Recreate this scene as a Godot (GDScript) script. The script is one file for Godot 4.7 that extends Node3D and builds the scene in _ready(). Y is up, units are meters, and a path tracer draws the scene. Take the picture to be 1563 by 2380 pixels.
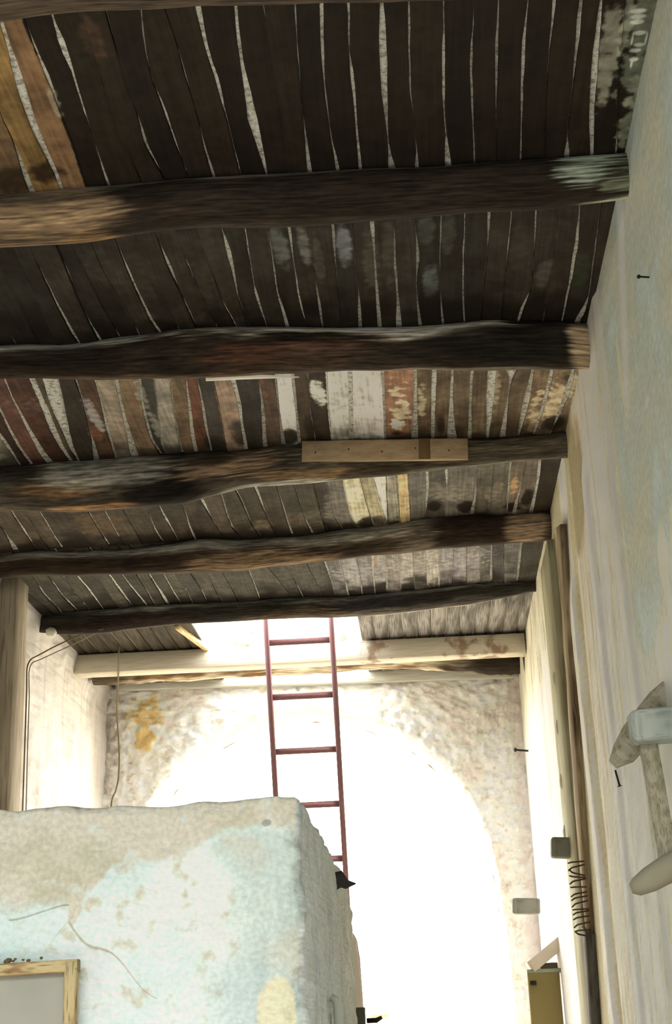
extends Node3D
# An old ruined room seen from its open end: seven rough log beams carry a plank ceiling, an arch opens to the sky at the far end.
# Plan axes: X to the right, Y up, depth d = -Z away from the open end. The eye is at height EYE; "h" is height above the eye.
const EYE := 1.6
const CEIL := 2.2           # ceiling above the eye
const FOCAL := 3305.0       # in pixels of the 1563 x 2380 frame
const RIGHT := Vector3(0.99696, -0.036, 0.06908)     # camera axes in (x, h, d)
const DOWN := Vector3(-0.05768, -0.9372, 0.344)
const AHEAD := Vector3(-0.05235, 0.34694, 0.93643)

var N_BLOT: PackedByteArray
var N_MID: PackedByteArray
var N_FINE: PackedByteArray
var rng := RandomNumberGenerator.new()
var wobble := FastNoiseLite.new()
var lumps := FastNoiseLite.new()
var used := {}

# ---------------------------------------------------------------- helpers
func numbered(called: String) -> String:
	if not used.has(called):
		used[called] = 0
		return called
	used[called] += 1
	return "%s_%03d" % [called, used[called]]

func at(px: float, py: float, axis: int, value: float) -> Vector3:      # a point of a known plane, in (x, h, d)
	var r: Vector3 = RIGHT * ((px - 781.5) / FOCAL) + DOWN * ((py - 1190.0) / FOCAL) + AHEAD
	return r * (value / r[axis])

func g(p: Vector3) -> Vector3:                                             # (x, h, d) to the scene's axes
	return Vector3(p.x, p.y + EYE, -p.z)

func w(x: float, h: float, d: float) -> Vector3:
	return Vector3(x, h + EYE, -d)

func sm(a: float, b: float, x: float) -> float:
	return smoothstep(a, b, x)

func tag(o: Node, label := "", category := "", group := "", kind := "") -> void:
	if label: o.set_meta("label", label)
	if category: o.set_meta("category", category)
	if group: o.set_meta("group", group)
	if kind: o.set_meta("kind", kind)

func put(called: String, mesh: Mesh, m: Material, parent: Node = self) -> MeshInstance3D:
	var o := MeshInstance3D.new()
	o.name = numbered(called) if parent == self else called
	o.mesh = mesh
	o.material_override = m
	o.cast_shadow = GeometryInstance3D.SHADOW_CASTING_SETTING_ON
	parent.add_child(o, true)
	return o

func base(called: String, where := Vector3.ZERO) -> Node3D:
	var o := Node3D.new()
	o.name = numbered(called)
	o.position = where
	add_child(o, true)
	return o

func flat(c: Color, rough := 0.9, metal := 0.0) -> StandardMaterial3D:
	var m := StandardMaterial3D.new()
	m.albedo_color = c
	m.roughness = rough
	m.metallic = metal
	m.metallic_specular = 0.3
	return m

func textured(t: Texture2D, rough := 0.92, bump: Texture2D = null, bump_scale := 1.0) -> StandardMaterial3D:
	var m := StandardMaterial3D.new()
	m.albedo_texture = t
	m.roughness = rough
	m.metallic_specular = 0.25
	m.texture_repeat = false
	if bump:
		m.normal_enabled = true
		m.normal_texture = bump
		m.normal_scale = bump_scale
	return m

func grid(ni: int, nj: int, at_: Callable, uv_: Callable, flip := false) -> ArrayMesh:
	var st := SurfaceTool.new()
	st.begin(Mesh.PRIMITIVE_TRIANGLES)
	st.set_smooth_group(0)
	for j in nj:
		for i in ni:
			st.set_uv(uv_.call(i, j))
			st.add_vertex(at_.call(i, j))
	for j in nj - 1:
		for i in ni - 1:
			var a := j * ni + i
			var b := a + 1
			var c := a + ni
			var d := c + 1
			for k in ([a, b, c, b, d, c] if not flip else [a, c, b, b, c, d]):
				st.add_index(k)
	st.generate_normals()
	st.generate_tangents()
	return st.commit()

func tube_into(st: SurfaceTool, pts: Array, radii: Array, sides := 8) -> void:    # round bar through scene points, closed at both ends
	var n := pts.size()
	var frames := []
	var up := Vector3.UP
	for i in n:
		var dir: Vector3 = ((pts[mini(i + 1, n - 1)] as Vector3) - (pts[maxi(i - 1, 0)] as Vector3)).normalized()
		if absf(dir.dot(up)) > 0.95: up = Vector3.RIGHT if absf(dir.x) < 0.8 else Vector3.BACK
		var side := dir.cross(up).normalized()
		up = side.cross(dir).normalized()
		frames.append([side, up])
	for i in n - 1:
		for k in sides:
			var q := []
			for e in [[i, k], [i, k + 1], [i + 1, k + 1], [i + 1, k]]:
				var ang: float = TAU * e[1] / sides
				var f: Array = frames[e[0]]
				q.append((pts[e[0]] as Vector3) + ((f[0] as Vector3) * cos(ang) + (f[1] as Vector3) * sin(ang)) * float(radii[e[0]]))
			for v in [0, 1, 2, 0, 2, 3]: st.add_vertex(q[v])
	for e in [0, n - 1]:
		for k in sides:
			var f: Array = frames[e]
			var p1: Vector3 = (pts[e] as Vector3) + ((f[0] as Vector3) * cos(TAU * k / sides) + (f[1] as Vector3) * sin(TAU * k / sides)) * float(radii[e])
			var p2: Vector3 = (pts[e] as Vector3) + ((f[0] as Vector3) * cos(TAU * (k + 1) / sides) + (f[1] as Vector3) * sin(TAU * (k + 1) / sides)) * float(radii[e])
			for v in ([pts[e], p2, p1] if e == 0 else [pts[e], p1, p2]): st.add_vertex(v)

func tube(pts: Array, radii: Array, sides := 8) -> ArrayMesh:
	var st := SurfaceTool.new()
	st.begin(Mesh.PRIMITIVE_TRIANGLES)
	tube_into(st, pts, radii, sides)
	st.index()
	st.generate_normals()
	return st.commit()

func bar(size: Vector3, bev := 0.004, rough := 0.0, cuts := 1, seed_ := 0) -> ArrayMesh:
	# a squared bar with chamfered long edges, centred, its length along x; "rough" lets its sides wander
	var st := SurfaceTool.new()
	st.begin(Mesh.PRIMITIVE_TRIANGLES)
	var hy := size.y / 2
	var hz := size.z / 2
	var prof := [Vector2(-hy + bev, -hz), Vector2(hy - bev, -hz), Vector2(hy, -hz + bev), Vector2(hy, hz - bev), Vector2(hy - bev, hz), Vector2(-hy + bev, hz), Vector2(-hy, hz - bev), Vector2(-hy, -hz + bev)]
	var ring := func(i: int) -> Array:
		var x := -size.x / 2 + size.x * i / cuts
		var out := []
		for k in 8:
			var p: Vector2 = prof[k]
			var s := 1.0 + rough * wobble.get_noise_3d(x * 900 + seed_ * 77, p.x * 900, p.y * 900) / maxf(minf(hy, hz), 0.001)
			out.append(Vector3(x, p.x * s, p.y * s))
		return out
	for i in cuts:
		var a: Array = ring.call(i)
		var b: Array = ring.call(i + 1)
		for k in 8:
			var l := (k + 1) % 8
			for v in [a[k], b[k], b[l], a[k], b[l], a[l]]:
				st.set_uv(Vector2((v.x + size.x / 2) / size.x, (v.y + v.z + hy + hz) / (2 * hy + 2 * hz)))
				st.add_vertex(v)
	for e in [0, cuts]:
		var a: Array = ring.call(e)
		for k in range(1, 7):
			for v in ([a[0], a[k], a[k + 1]] if e == 0 else [a[0], a[k + 1], a[k]]):
				st.set_uv(Vector2(0.5, 0.5))
				st.add_vertex(v)
	st.generate_normals()
	st.generate_tangents()
	return st.commit()

func pillow(size: Vector3, round_ := 0.3, rough := 0.0) -> ArrayMesh:      # a box with well rounded edges and worn faces, its length along x
	var n := 40
	var m := 22
	return grid(n + 1, m + 1, func(i: int, j: int) -> Vector3:
		var a := TAU * i / float(n)
		var b := -PI / 2 + PI * j / float(m)
		var c := func(v: float) -> float: return signf(v) * pow(absf(v), round_)
		var p := Vector3(c.call(sin(b)), (c.call(cos(b)) as float) * (c.call(cos(a)) as float), (c.call(cos(b)) as float) * (c.call(sin(a)) as float))
		return p * size / 2 * (1.0 + rough * wobble.get_noise_3d(p.x * 60, p.y * 60, p.z * 60)),
		func(i: int, j: int) -> Vector2: return Vector2(j / float(m), i / float(n)))

func along(o: Node3D, a: Vector3, b: Vector3, up := Vector3.UP) -> void:   # lays a bar's x axis from a to b
	var x := (b - a).normalized()
	var z := x.cross(up).normalized()
	o.transform = Transform3D(Basis(x, z.cross(x), z), (a + b) / 2)

# ---------------------------------------------------------------- painting
func noise_bytes(seed_: int, freq: float, oct: int) -> PackedByteArray:
	var n := FastNoiseLite.new()
	n.seed = seed_
	n.noise_type = FastNoiseLite.TYPE_SIMPLEX_SMOOTH
	n.frequency = freq
	n.fractal_octaves = oct
	var im := n.get_seamless_image(512, 512)
	im.convert(Image.FORMAT_L8)
	return im.get_data()

func lut(light: float) -> PackedByteArray:     # tones to base colours for the pigments of one surface, three channels of 256 each
	var out := PackedByteArray()
	for tint: float in [1.06, 1.0, 0.88]:
		for i in 256:
			var c := Color(i / 255.0, 0, 0).srgb_to_linear().r / (light * tint)
			out.append(clampi(int(Color(minf(c, 0.84), 0, 0).linear_to_srgb().r * 255.0 + 0.5), 0, 255))
	return out

func paint(wd: int, ht: int, light: float, fn: Callable) -> ImageTexture:    # fn(i, j) returns a colour as Vector3 in 0..255
	var l := lut(light)
	var buf := PackedByteArray()
	buf.resize(wd * ht * 3)
	var k := 0
	for j in ht:
		for i in wd:
			var c: Vector3 = fn.call(i, j)
			buf[k] = l[clampi(int(c.x), 0, 255)]
			buf[k + 1] = l[256 + clampi(int(c.y), 0, 255)]
			buf[k + 2] = l[512 + clampi(int(c.z), 0, 255)]
			k += 3
	return ImageTexture.create_from_image(Image.create_from_data(wd, ht, false, Image.FORMAT_RGB8, buf))

func nz(a: PackedByteArray, x: float, y: float) -> float:
	return a[((int(y) & 511) << 9) | (int(x) & 511)] / 255.0

func nzx(a: PackedByteArray, x: float, y: float) -> float:      # smooth along x
	var xi := int(floor(x))
	var r := (int(y) & 511) << 9
	return lerpf(a[r | (xi & 511)], a[r | ((xi + 1) & 511)], x - xi) / 255.0

func nzy(a: PackedByteArray, x: float, y: float) -> float:      # smooth along y
	var yi := int(floor(y))
	var c := int(x) & 511
	return lerpf(a[((yi & 511) << 9) | c], a[(((yi + 1) & 511) << 9) | c], y - yi) / 255.0

func bump_texture(src: PackedByteArray, depth: float) -> ImageTexture:
	var im := Image.create_from_data(512, 512, false, Image.FORMAT_L8, src)
	im.convert(Image.FORMAT_RGBA8)
	im.bump_map_to_normal_map(depth)
	return ImageTexture.create_from_image(im)

func V(r: float, g_: float, b: float) -> Vector3:
	return Vector3(r, g_, b)
# Joints of each bay of planks, measured in millimetres: nine places along the joint, then its width at each of them; the two numbers in front are where the bay begins and ends.
var joints_of_bay_a := [2.626, 3.287, [-948,-953,-958,-963,-967,-967,-972,-979,-983,2,3,3,4,5,6,11,16,17, -870,-877,-884,-891,-899,-900,-899,-898,-902,9,13,19,21,20,18,14,12,12, -814,-816,-814,-816,-819,-818,-821,-826,-830,3,7,10,8,4,1,1,1,1, -749,-751,-750,-755,-759,-762,-765,-768,-770,8,19,9,8,6,2,4,7,10, -678,-681,-683,-686,-689,-690,-685,-679,-676,1,1,1,1,1,2,4,6,7, -624,-627,-629,-630,-627,-629,-631,-620,-610,6,4,3,1,5,9,13,9,5, -548,-559,-565,-567,-558,-557,-554,-550,-548,4,5,4,4,8,8,7,5,4, -489,-484,-484,-483,-482,-481,-483,-482,-480,1,3,5,5,4,3,7,9,10, -416,-418,-416,-410,-410,-409,-408,-407,-406,13,9,8,10,7,4,3,4,4, -331,-337,-341,-343,-343,-344,-342,-339,-337,9,8,9,13,17,22,18,11,6, -267,-268,-270,-271,-271,-271,-272,-274,-275,4,1,2,3,3,1,1,1,1, -196,-200,-205,-208,-212,-214,-216,-218,-219,5,5,4,3,2,3,6,10,13, -136,-141,-146,-150,-151,-151,-151,-147,-143,9,8,7,5,5,4,4,7,11, -74,-78,-83,-81,-81,-81,-82,-82,-82,8,6,4,10,9,7,6,8,10, 1,0,-2,-3,-4,-4,-4,-1,4,8,15,16,17,15,10,4,6,19, 63,62,61,60,59,64,68,71,71,6,6,6,5,5,4,2,4,11, 142,143,142,142,142,144,147,151,155,5,5,7,8,9,6,4,9,15, 211,211,209,209,212,215,219,223,226,3,4,6,7,6,6,6,6,6, 266,268,268,270,273,275,279,284,288,4,6,9,8,7,5,3,2,1, 333,334,333,334,337,340,343,347,350,4,6,9,10,9,7,6,6,6, 393,395,396,396,399,402,406,411,416,9,8,7,5,3,2,1,1,1, 454,457,459,461,463,465,466,468,473,10,11,11,9,7,4,4,3,16, 499,504,506,509,513,518,524,532,541,8,8,12,15,15,15,14,12,10, 551,558,564,569,574,583,591,599,605,3,3,3,2,1,2,3,4,7]]
var joints_of_bay_b := [3.570, 4.175, [-1256,-1259,-1264,-1270,-1276,-1282,-1286,-1276,-1279,1,1,1,1,1,1,2,6,7, -1174,-1177,-1181,-1185,-1188,-1192,-1196,-1199,-1203,1,1,1,1,1,1,1,1,1, -1108,-1112,-1116,-1120,-1124,-1128,-1132,-1136,-1140,1,1,1,1,1,1,1,1,1, -1065,-1068,-1070,-1071,-1072,-1073,-1073,-1071,-1068,1,4,7,9,10,12,13,13,14, -988,-989,-992,-996,-1000,-1001,-1002,-1000,-996,1,3,5,4,3,4,5,8,11, -945,-943,-941,-940,-938,-936,-933,-930,-927,1,1,1,1,1,1,2,4,6, -884,-885,-885,-880,-874,-868,-862,-862,-862,4,5,5,4,4,3,2,5,9, -811,-812,-811,-810,-809,-806,-803,-799,-786,2,7,8,9,9,10,11,13,14, -750,-749,-753,-754,-748,-742,-735,-727,-720,6,4,2,1,2,3,4,7,10, -688,-686,-683,-681,-678,-673,-669,-666,-662,3,10,14,9,4,8,9,7,6, -629,-627,-626,-623,-618,-612,-607,-601,-594,4,5,6,6,5,4,2,4,11, -563,-562,-561,-559,-557,-554,-549,-538,-532,1,2,3,4,5,7,9,11,11, -496,-495,-496,-498,-501,-504,-500,-496,-494,4,17,13,9,7,5,5,4,4, -431,-434,-438,-441,-444,-444,-442,-439,-437,6,6,6,6,6,12,11,7,4, -363,-367,-370,-373,-376,-377,-374,-372,-370,3,4,5,6,6,7,9,11,13, -304,-306,-308,-310,-311,-313,-314,-310,-307,10,7,5,5,6,7,8,5,3, -238,-242,-246,-250,-252,-252,-252,-253,-254,1,2,2,2,4,8,11,9,7, -177,-179,-182,-184,-185,-187,-188,-189,-190,10,9,7,5,4,3,3,2,1, -120,-120,-120,-120,-121,-123,-125,-127,-130,1,1,1,1,2,5,8,11,11, -63,-63,-64,-64,-65,-65,-66,-66,-66,15,10,5,7,8,9,10,12,14, 1,-1,-3,-4,-3,-3,-2,-2,-3,3,5,7,8,8,8,8,12,17, 61,63,66,65,62,58,60,63,66,3,6,10,10,7,5,6,9,12, 137,136,134,133,133,134,135,138,141,6,6,6,5,4,4,3,6,9, 205,205,204,203,204,205,206,209,212,6,6,6,5,6,6,7,7,6, 274,275,275,275,274,272,271,271,270,9,7,5,4,4,4,4,3,2, 338,338,338,337,336,334,333,333,333,6,6,6,5,5,4,3,2,2, 409,412,415,417,419,421,423,406,398,7,6,5,4,4,3,3,13,12, 474,476,478,480,480,478,476,474,475,1,2,2,2,2,2,2,1,4, 533,537,540,542,542,543,542,540,539,5,8,11,12,12,12,10,9,7, 594,595,598,600,603,605,608,610,600,5,5,6,7,6,6,6,7,22]]
var joints_of_bay_c := [4.533, 5.158, [-1547,-1548,-1548,-1549,-1548,-1549,-1550,-1551,-1553,9,9,9,10,12,13,12,11,10, -1469,-1473,-1479,-1488,-1494,-1499,-1504,-1505,-1505,8,9,10,12,14,15,16,17,17, -1402,-1410,-1414,-1418,-1423,-1427,-1431,-1434,-1431,8,10,12,14,16,19,21,24,29, -1304,-1310,-1317,-1325,-1333,-1339,-1342,-1345,-1344,20,21,22,22,23,22,20,18,17, -1246,-1257,-1269,-1277,-1286,-1295,-1304,-1310,-1311,49,46,43,36,29,24,21,18,13, -1154,-1161,-1172,-1182,-1193,-1203,-1212,-1224,-1236,7,5,5,5,5,7,10,14,19, -1089,-1097,-1106,-1116,-1126,-1135,-1143,-1151,-1159,6,6,7,8,9,10,9,8,8, -1014,-1024,-1034,-1042,-1051,-1059,-1067,-1074,-1082,12,10,10,11,13,15,19,24,28, -932,-944,-956,-965,-971,-978,-984,-980,-975,7,8,9,10,10,10,10,11,13, -880,-891,-902,-913,-924,-935,-946,-956,-967,3,4,4,4,5,6,7,8,10, -825,-834,-844,-854,-862,-870,-878,-885,-890,7,6,6,5,6,7,8,10,10, -768,-777,-785,-795,-804,-814,-823,-830,-837,4,6,7,9,10,12,13,13,14, -727,-731,-736,-744,-751,-759,-764,-768,-774,5,7,9,10,10,10,9,8,8, -670,-673,-677,-682,-688,-694,-700,-705,-711,5,4,3,3,4,5,5,5,5, -603,-603,-604,-609,-615,-621,-626,-630,-635,16,15,13,12,11,10,11,12,13, -507,-513,-519,-524,-530,-537,-545,-552,-559,3,5,7,9,11,12,13,14,15, -447,-452,-458,-463,-468,-472,-477,-481,-485,3,3,4,4,5,8,11,14,17, -387,-392,-396,-400,-404,-408,-413,-417,-421,9,9,8,7,6,8,9,11,12, -335,-339,-344,-348,-353,-354,-355,-356,-358,3,3,3,3,3,3,3,3,3, -267,-271,-275,-279,-282,-285,-287,-290,-293,2,2,2,2,2,2,2,3,3, -184,-188,-192,-196,-200,-204,-208,-212,-216,14,14,14,14,14,15,15,15,15, -70,-71,-73,-75,-76,-77,-79,-80,-81,9,8,8,7,7,7,8,8,8, 46,44,43,42,40,39,37,35,33,11,11,11,11,12,14,17,20,22, 112,111,110,109,108,107,106,105,104,15,15,15,14,14,13,13,12,12, 177,177,176,175,175,175,176,177,180,8,8,9,9,11,15,19,23,33, 246,246,245,245,245,246,247,249,250,11,10,10,9,8,9,11,12,13, 317,318,318,318,318,319,319,320,320,24,25,25,25,25,21,17,13,9, 387,386,387,386,385,384,382,381,380,37,30,8,5,6,8,12,16,20, 464,462,459,457,455,452,449,446,443,9,10,14,18,22,20,18,15,12, 538,534,530,527,524,521,516,511,506,12,12,13,13,13,13,12,11,10, 611,606,604,602,598,592,585,579,572,12,12,17,23,24,20,15,11,7]]
var joints_of_bay_d := [5.598, 6.178, [-1807,-1813,-1819,-1825,-1830,-1836,-1842,-1848,-1855,7,7,7,8,9,10,12,20,28, -1728,-1732,-1737,-1741,-1745,-1748,-1753,-1757,-1762,5,6,6,6,7,10,10,7,4, -1674,-1677,-1679,-1682,-1686,-1692,-1698,-1704,-1701,2,2,2,2,2,2,2,2,2, -1610,-1613,-1616,-1619,-1624,-1629,-1634,-1635,-1637,7,7,7,8,8,8,8,9,11, -1506,-1502,-1499,-1496,-1497,-1498,-1499,-1492,-1481,2,2,2,2,2,2,2,3,3, -1404,-1405,-1407,-1409,-1411,-1414,-1416,-1416,-1416,5,6,6,5,5,4,4,6,8, -1333,-1335,-1336,-1338,-1341,-1343,-1345,-1346,-1347,5,6,6,6,6,7,7,5,3, -1253,-1253,-1254,-1255,-1256,-1256,-1257,-1258,-1259,4,4,4,3,3,2,2,3,3, -1149,-1150,-1151,-1152,-1156,-1160,-1164,-1165,-1161,4,4,4,4,6,8,10,11,10, -1091,-1091,-1091,-1092,-1092,-1091,-1090,-1089,-1090,4,4,4,7,11,10,8,6,5, -979,-982,-986,-991,-996,-1001,-1005,-1006,-1007,4,4,4,5,6,7,9,11,13, -901,-898,-895,-893,-890,-889,-886,-881,-876,15,15,14,11,8,6,4,3,2, -806,-804,-807,-810,-813,-814,-814,-813,-793,9,9,9,8,8,8,9,10,8, -736,-732,-728,-727,-726,-725,-725,-716,-706,5,6,6,5,5,4,4,5,6, -651,-648,-647,-647,-645,-643,-640,-635,-630,11,11,9,8,6,5,4,3,2, -560,-559,-558,-557,-556,-557,-558,-555,-553,5,6,7,8,9,7,7,10,13, -486,-483,-482,-481,-481,-477,-472,-466,-460,5,6,5,5,4,6,9,13,16, -406,-404,-403,-402,-402,-401,-401,-395,-389,2,2,2,2,2,2,2,3,4, -347,-344,-345,-346,-347,-348,-341,-329,-320,2,2,2,2,2,2,3,5,6, -273,-272,-271,-270,-269,-267,-261,-255,-250,2,2,2,2,2,2,3,3,4, -200,-198,-195,-192,-190,-185,-180,-174,-170,5,6,6,6,6,7,8,9,10, -145,-141,-137,-133,-128,-123,-117,-112,-107,3,3,3,2,2,3,3,4,4, -95,-97,-98,-99,-101,-102,-103,-105,-106,4,4,4,4,4,4,4,4,4, -50,-50,-50,-50,-50,-50,-50,-51,-51,7,7,6,6,5,5,4,4,4, -1,-1,-1,-1,-1,-1,-2,-2,-2,4,4,4,4,4,4,4,4,4, 78,79,78,75,73,70,68,66,64,11,11,10,8,6,5,3,2,2, 160,162,161,160,158,156,155,154,153,11,6,3,3,3,2,2,2,2, 285,287,289,287,284,281,277,276,275,5,4,4,6,9,12,15,16,16, 355,355,355,356,356,356,357,357,358,6,4,3,3,3,2,2,2,2, 425,426,427,429,431,433,434,436,437,7,6,6,6,6,6,6,6,6, 484,484,482,479,475,472,469,467,465,4,4,5,8,10,13,16,16,16, 547,549,551,551,549,548,546,546,546,12,11,10,10,12,13,15,16,16]]
var joints_of_bay_e := [6.638, 7.225, [-1982,-1984,-1985,-1987,-1981,-1972,-1963,-1959,-1956,7,8,9,10,10,8,7,7,7, -1889,-1894,-1900,-1906,-1911,-1909,-1906,-1904,-1906,4,5,6,8,9,8,7,7,7, -1813,-1815,-1819,-1822,-1825,-1824,-1821,-1818,-1817,4,5,6,7,9,9,10,11,11, -1741,-1744,-1747,-1749,-1752,-1751,-1750,-1749,-1749,6,6,5,5,4,5,6,7,7, -1673,-1671,-1669,-1667,-1669,-1670,-1672,-1673,-1674,13,13,13,13,12,11,10,9,9, -1582,-1582,-1582,-1582,-1583,-1584,-1584,-1585,-1585,4,6,6,6,6,5,5,5,5, -1515,-1515,-1515,-1515,-1514,-1514,-1513,-1513,-1513,6,7,8,9,10,10,7,5,5, -1452,-1450,-1448,-1446,-1444,-1441,-1438,-1435,-1432,6,8,9,10,11,12,13,14,14, -1377,-1378,-1379,-1380,-1381,-1383,-1385,-1387,-1388,6,6,6,7,7,8,10,11,11, -1318,-1317,-1317,-1316,-1316,-1316,-1317,-1318,-1318,8,9,11,12,13,15,16,18,18, -1248,-1249,-1250,-1251,-1252,-1253,-1252,-1250,-1249,4,4,5,5,6,7,6,5,5, -1190,-1189,-1187,-1185,-1183,-1181,-1183,-1185,-1186,2,3,4,5,6,7,8,8,9, -1115,-1112,-1110,-1107,-1104,-1105,-1106,-1107,-1108,2,3,3,4,4,4,4,5,5, -1027,-1028,-1030,-1031,-1032,-1033,-1032,-1030,-1029,2,2,3,4,4,5,6,8,9, -955,-953,-951,-949,-946,-945,-944,-943,-942,2,2,2,2,2,3,5,6,7, -821,-822,-822,-822,-823,-823,-824,-825,-826,6,6,6,5,5,5,6,6,7, -724,-714,-704,-694,-685,-677,-668,-660,-651,2,2,2,2,2,2,2,2,2, -632,-627,-622,-617,-612,-607,-603,-598,-594,2,2,2,2,3,4,6,8,9, -525,-520,-515,-509,-504,-503,-502,-501,-500,4,4,4,4,4,5,6,6,7, -435,-433,-431,-430,-428,-427,-427,-427,-426,11,10,9,8,7,6,5,5,5, -361,-360,-359,-358,-357,-357,-357,-356,-356,2,2,2,2,3,4,6,8,9, -276,-276,-275,-275,-275,-277,-278,-280,-281,2,2,2,2,2,3,4,4,5, -199,-202,-204,-207,-209,-210,-210,-211,-213,10,9,8,7,7,7,7,7,7, -133,-135,-137,-139,-141,-143,-145,-147,-150,4,5,5,5,6,6,6,7,7, -71,-71,-72,-73,-73,-74,-74,-75,-75,6,6,6,7,7,7,7,7,7, -1,-1,-1,-1,-1,-1,-1,0,0,2,3,3,3,4,4,4,5,5, 68,68,68,68,68,67,67,67,67,8,8,8,8,7,7,7,7,7, 125,125,125,125,125,125,126,126,126,5,5,5,6,6,6,7,7,7, 197,197,196,196,196,196,195,195,195,2,2,2,2,2,2,2,2,2, 261,262,264,265,266,267,269,270,271,2,3,3,3,4,4,4,5,5, 325,328,331,334,336,339,342,344,347,6,6,6,5,5,5,5,5,5, 383,385,387,389,391,393,396,398,400,7,8,8,9,10,10,11,11,11, 441,444,448,452,455,459,462,466,470,3,3,3,4,4,4,4,5,5, 524,525,527,528,529,531,532,533,535,13,13,13,13,13,13,13,14,14]]
# Course of each log beam in millimetres: x, h, d and radius at 17 places.
var course_of_beam_a := [-827,2157,2460,54, -736,2160,2462,50, -646,2161,2465,49, -555,2160,2470,50, -465,2159,2474,51, -375,2160,2477,50, -285,2160,2481,51, -195,2159,2486,51, -105,2158,2490,52, -16,2157,2495,54, 74,2156,2499,54, 164,2156,2503,55, 254,2156,2507,55, 343,2156,2510,55, 433,2156,2514,55, 522,2156,2518,55, 612,2156,2521,54]
var course_of_beam_b := [-1084,2144,3333,70, -972,2142,3332,72, -860,2141,3328,73, -749,2144,3321,70, -637,2146,3311,67, -527,2145,3307,68, -419,2144,3310,70, -311,2144,3321,70, -203,2145,3330,69, -95,2144,3331,70, 13,2145,3330,69, 121,2146,3332,67, 229,2146,3330,67, 337,2147,3338,66, 444,2147,3340,66, 551,2149,3338,64, 657,2151,3332,62]
var course_of_beam_c := [-1338,2156,4195,55, -1214,2154,4205,57, -1089,2152,4214,60, -960,2146,4206,68, -831,2141,4198,74, -703,2135,4183,81, -578,2135,4185,82, -455,2139,4199,77, -331,2139,4215,76, -207,2142,4230,72, -83,2142,4242,72, 42,2142,4252,72, 167,2139,4258,76, 291,2136,4255,80, 417,2137,4280,78, 543,2137,4294,79, 673,2141,4346,73]
var course_of_beam_d := [-1646,2125,5242,94, -1502,2123,5241,97, -1358,2119,5242,101, -1214,2118,5237,102, -1070,2117,5230,103, -926,2119,5222,102, -784,2130,5220,88, -643,2140,5222,75, -499,2137,5195,78, -359,2136,5193,80, -219,2140,5199,75, -80,2144,5210,70, 60,2151,5219,62, 199,2156,5229,56, 339,2158,5229,52, 477,2159,5221,51, 615,2159,5214,52]
var course_of_beam_e := [-1963,2157,6311,54, -1788,2153,6270,58, -1634,2154,6305,57, -1473,2153,6314,59, -1310,2150,6314,62, -1141,2144,6279,70, -974,2137,6243,79, -819,2139,6275,77, -658,2145,6275,68, -498,2147,6269,66, -336,2143,6229,71, -177,2146,6204,68, -19,2142,6159,73, 137,2142,6139,73, 291,2142,6124,72, 447,2147,6145,66, 600,2146,6135,68]
var course_of_beam_f := [-2048,2164,7321,45, -1873,2152,7295,60, -1701,2148,7272,65, -1532,2152,7257,60, -1364,2154,7239,57, -1200,2156,7243,55, -1038,2157,7257,54, -874,2157,7255,54, -709,2154,7243,57, -546,2153,7244,59, -385,2154,7274,57, -222,2154,7262,58, -59,2154,7239,58, 103,2156,7216,55, 263,2156,7179,55, 423,2164,7168,45, 583,2177,7173,29]

# ---------------------------------------------------------------- ceiling
var ceiling: Node3D

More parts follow.
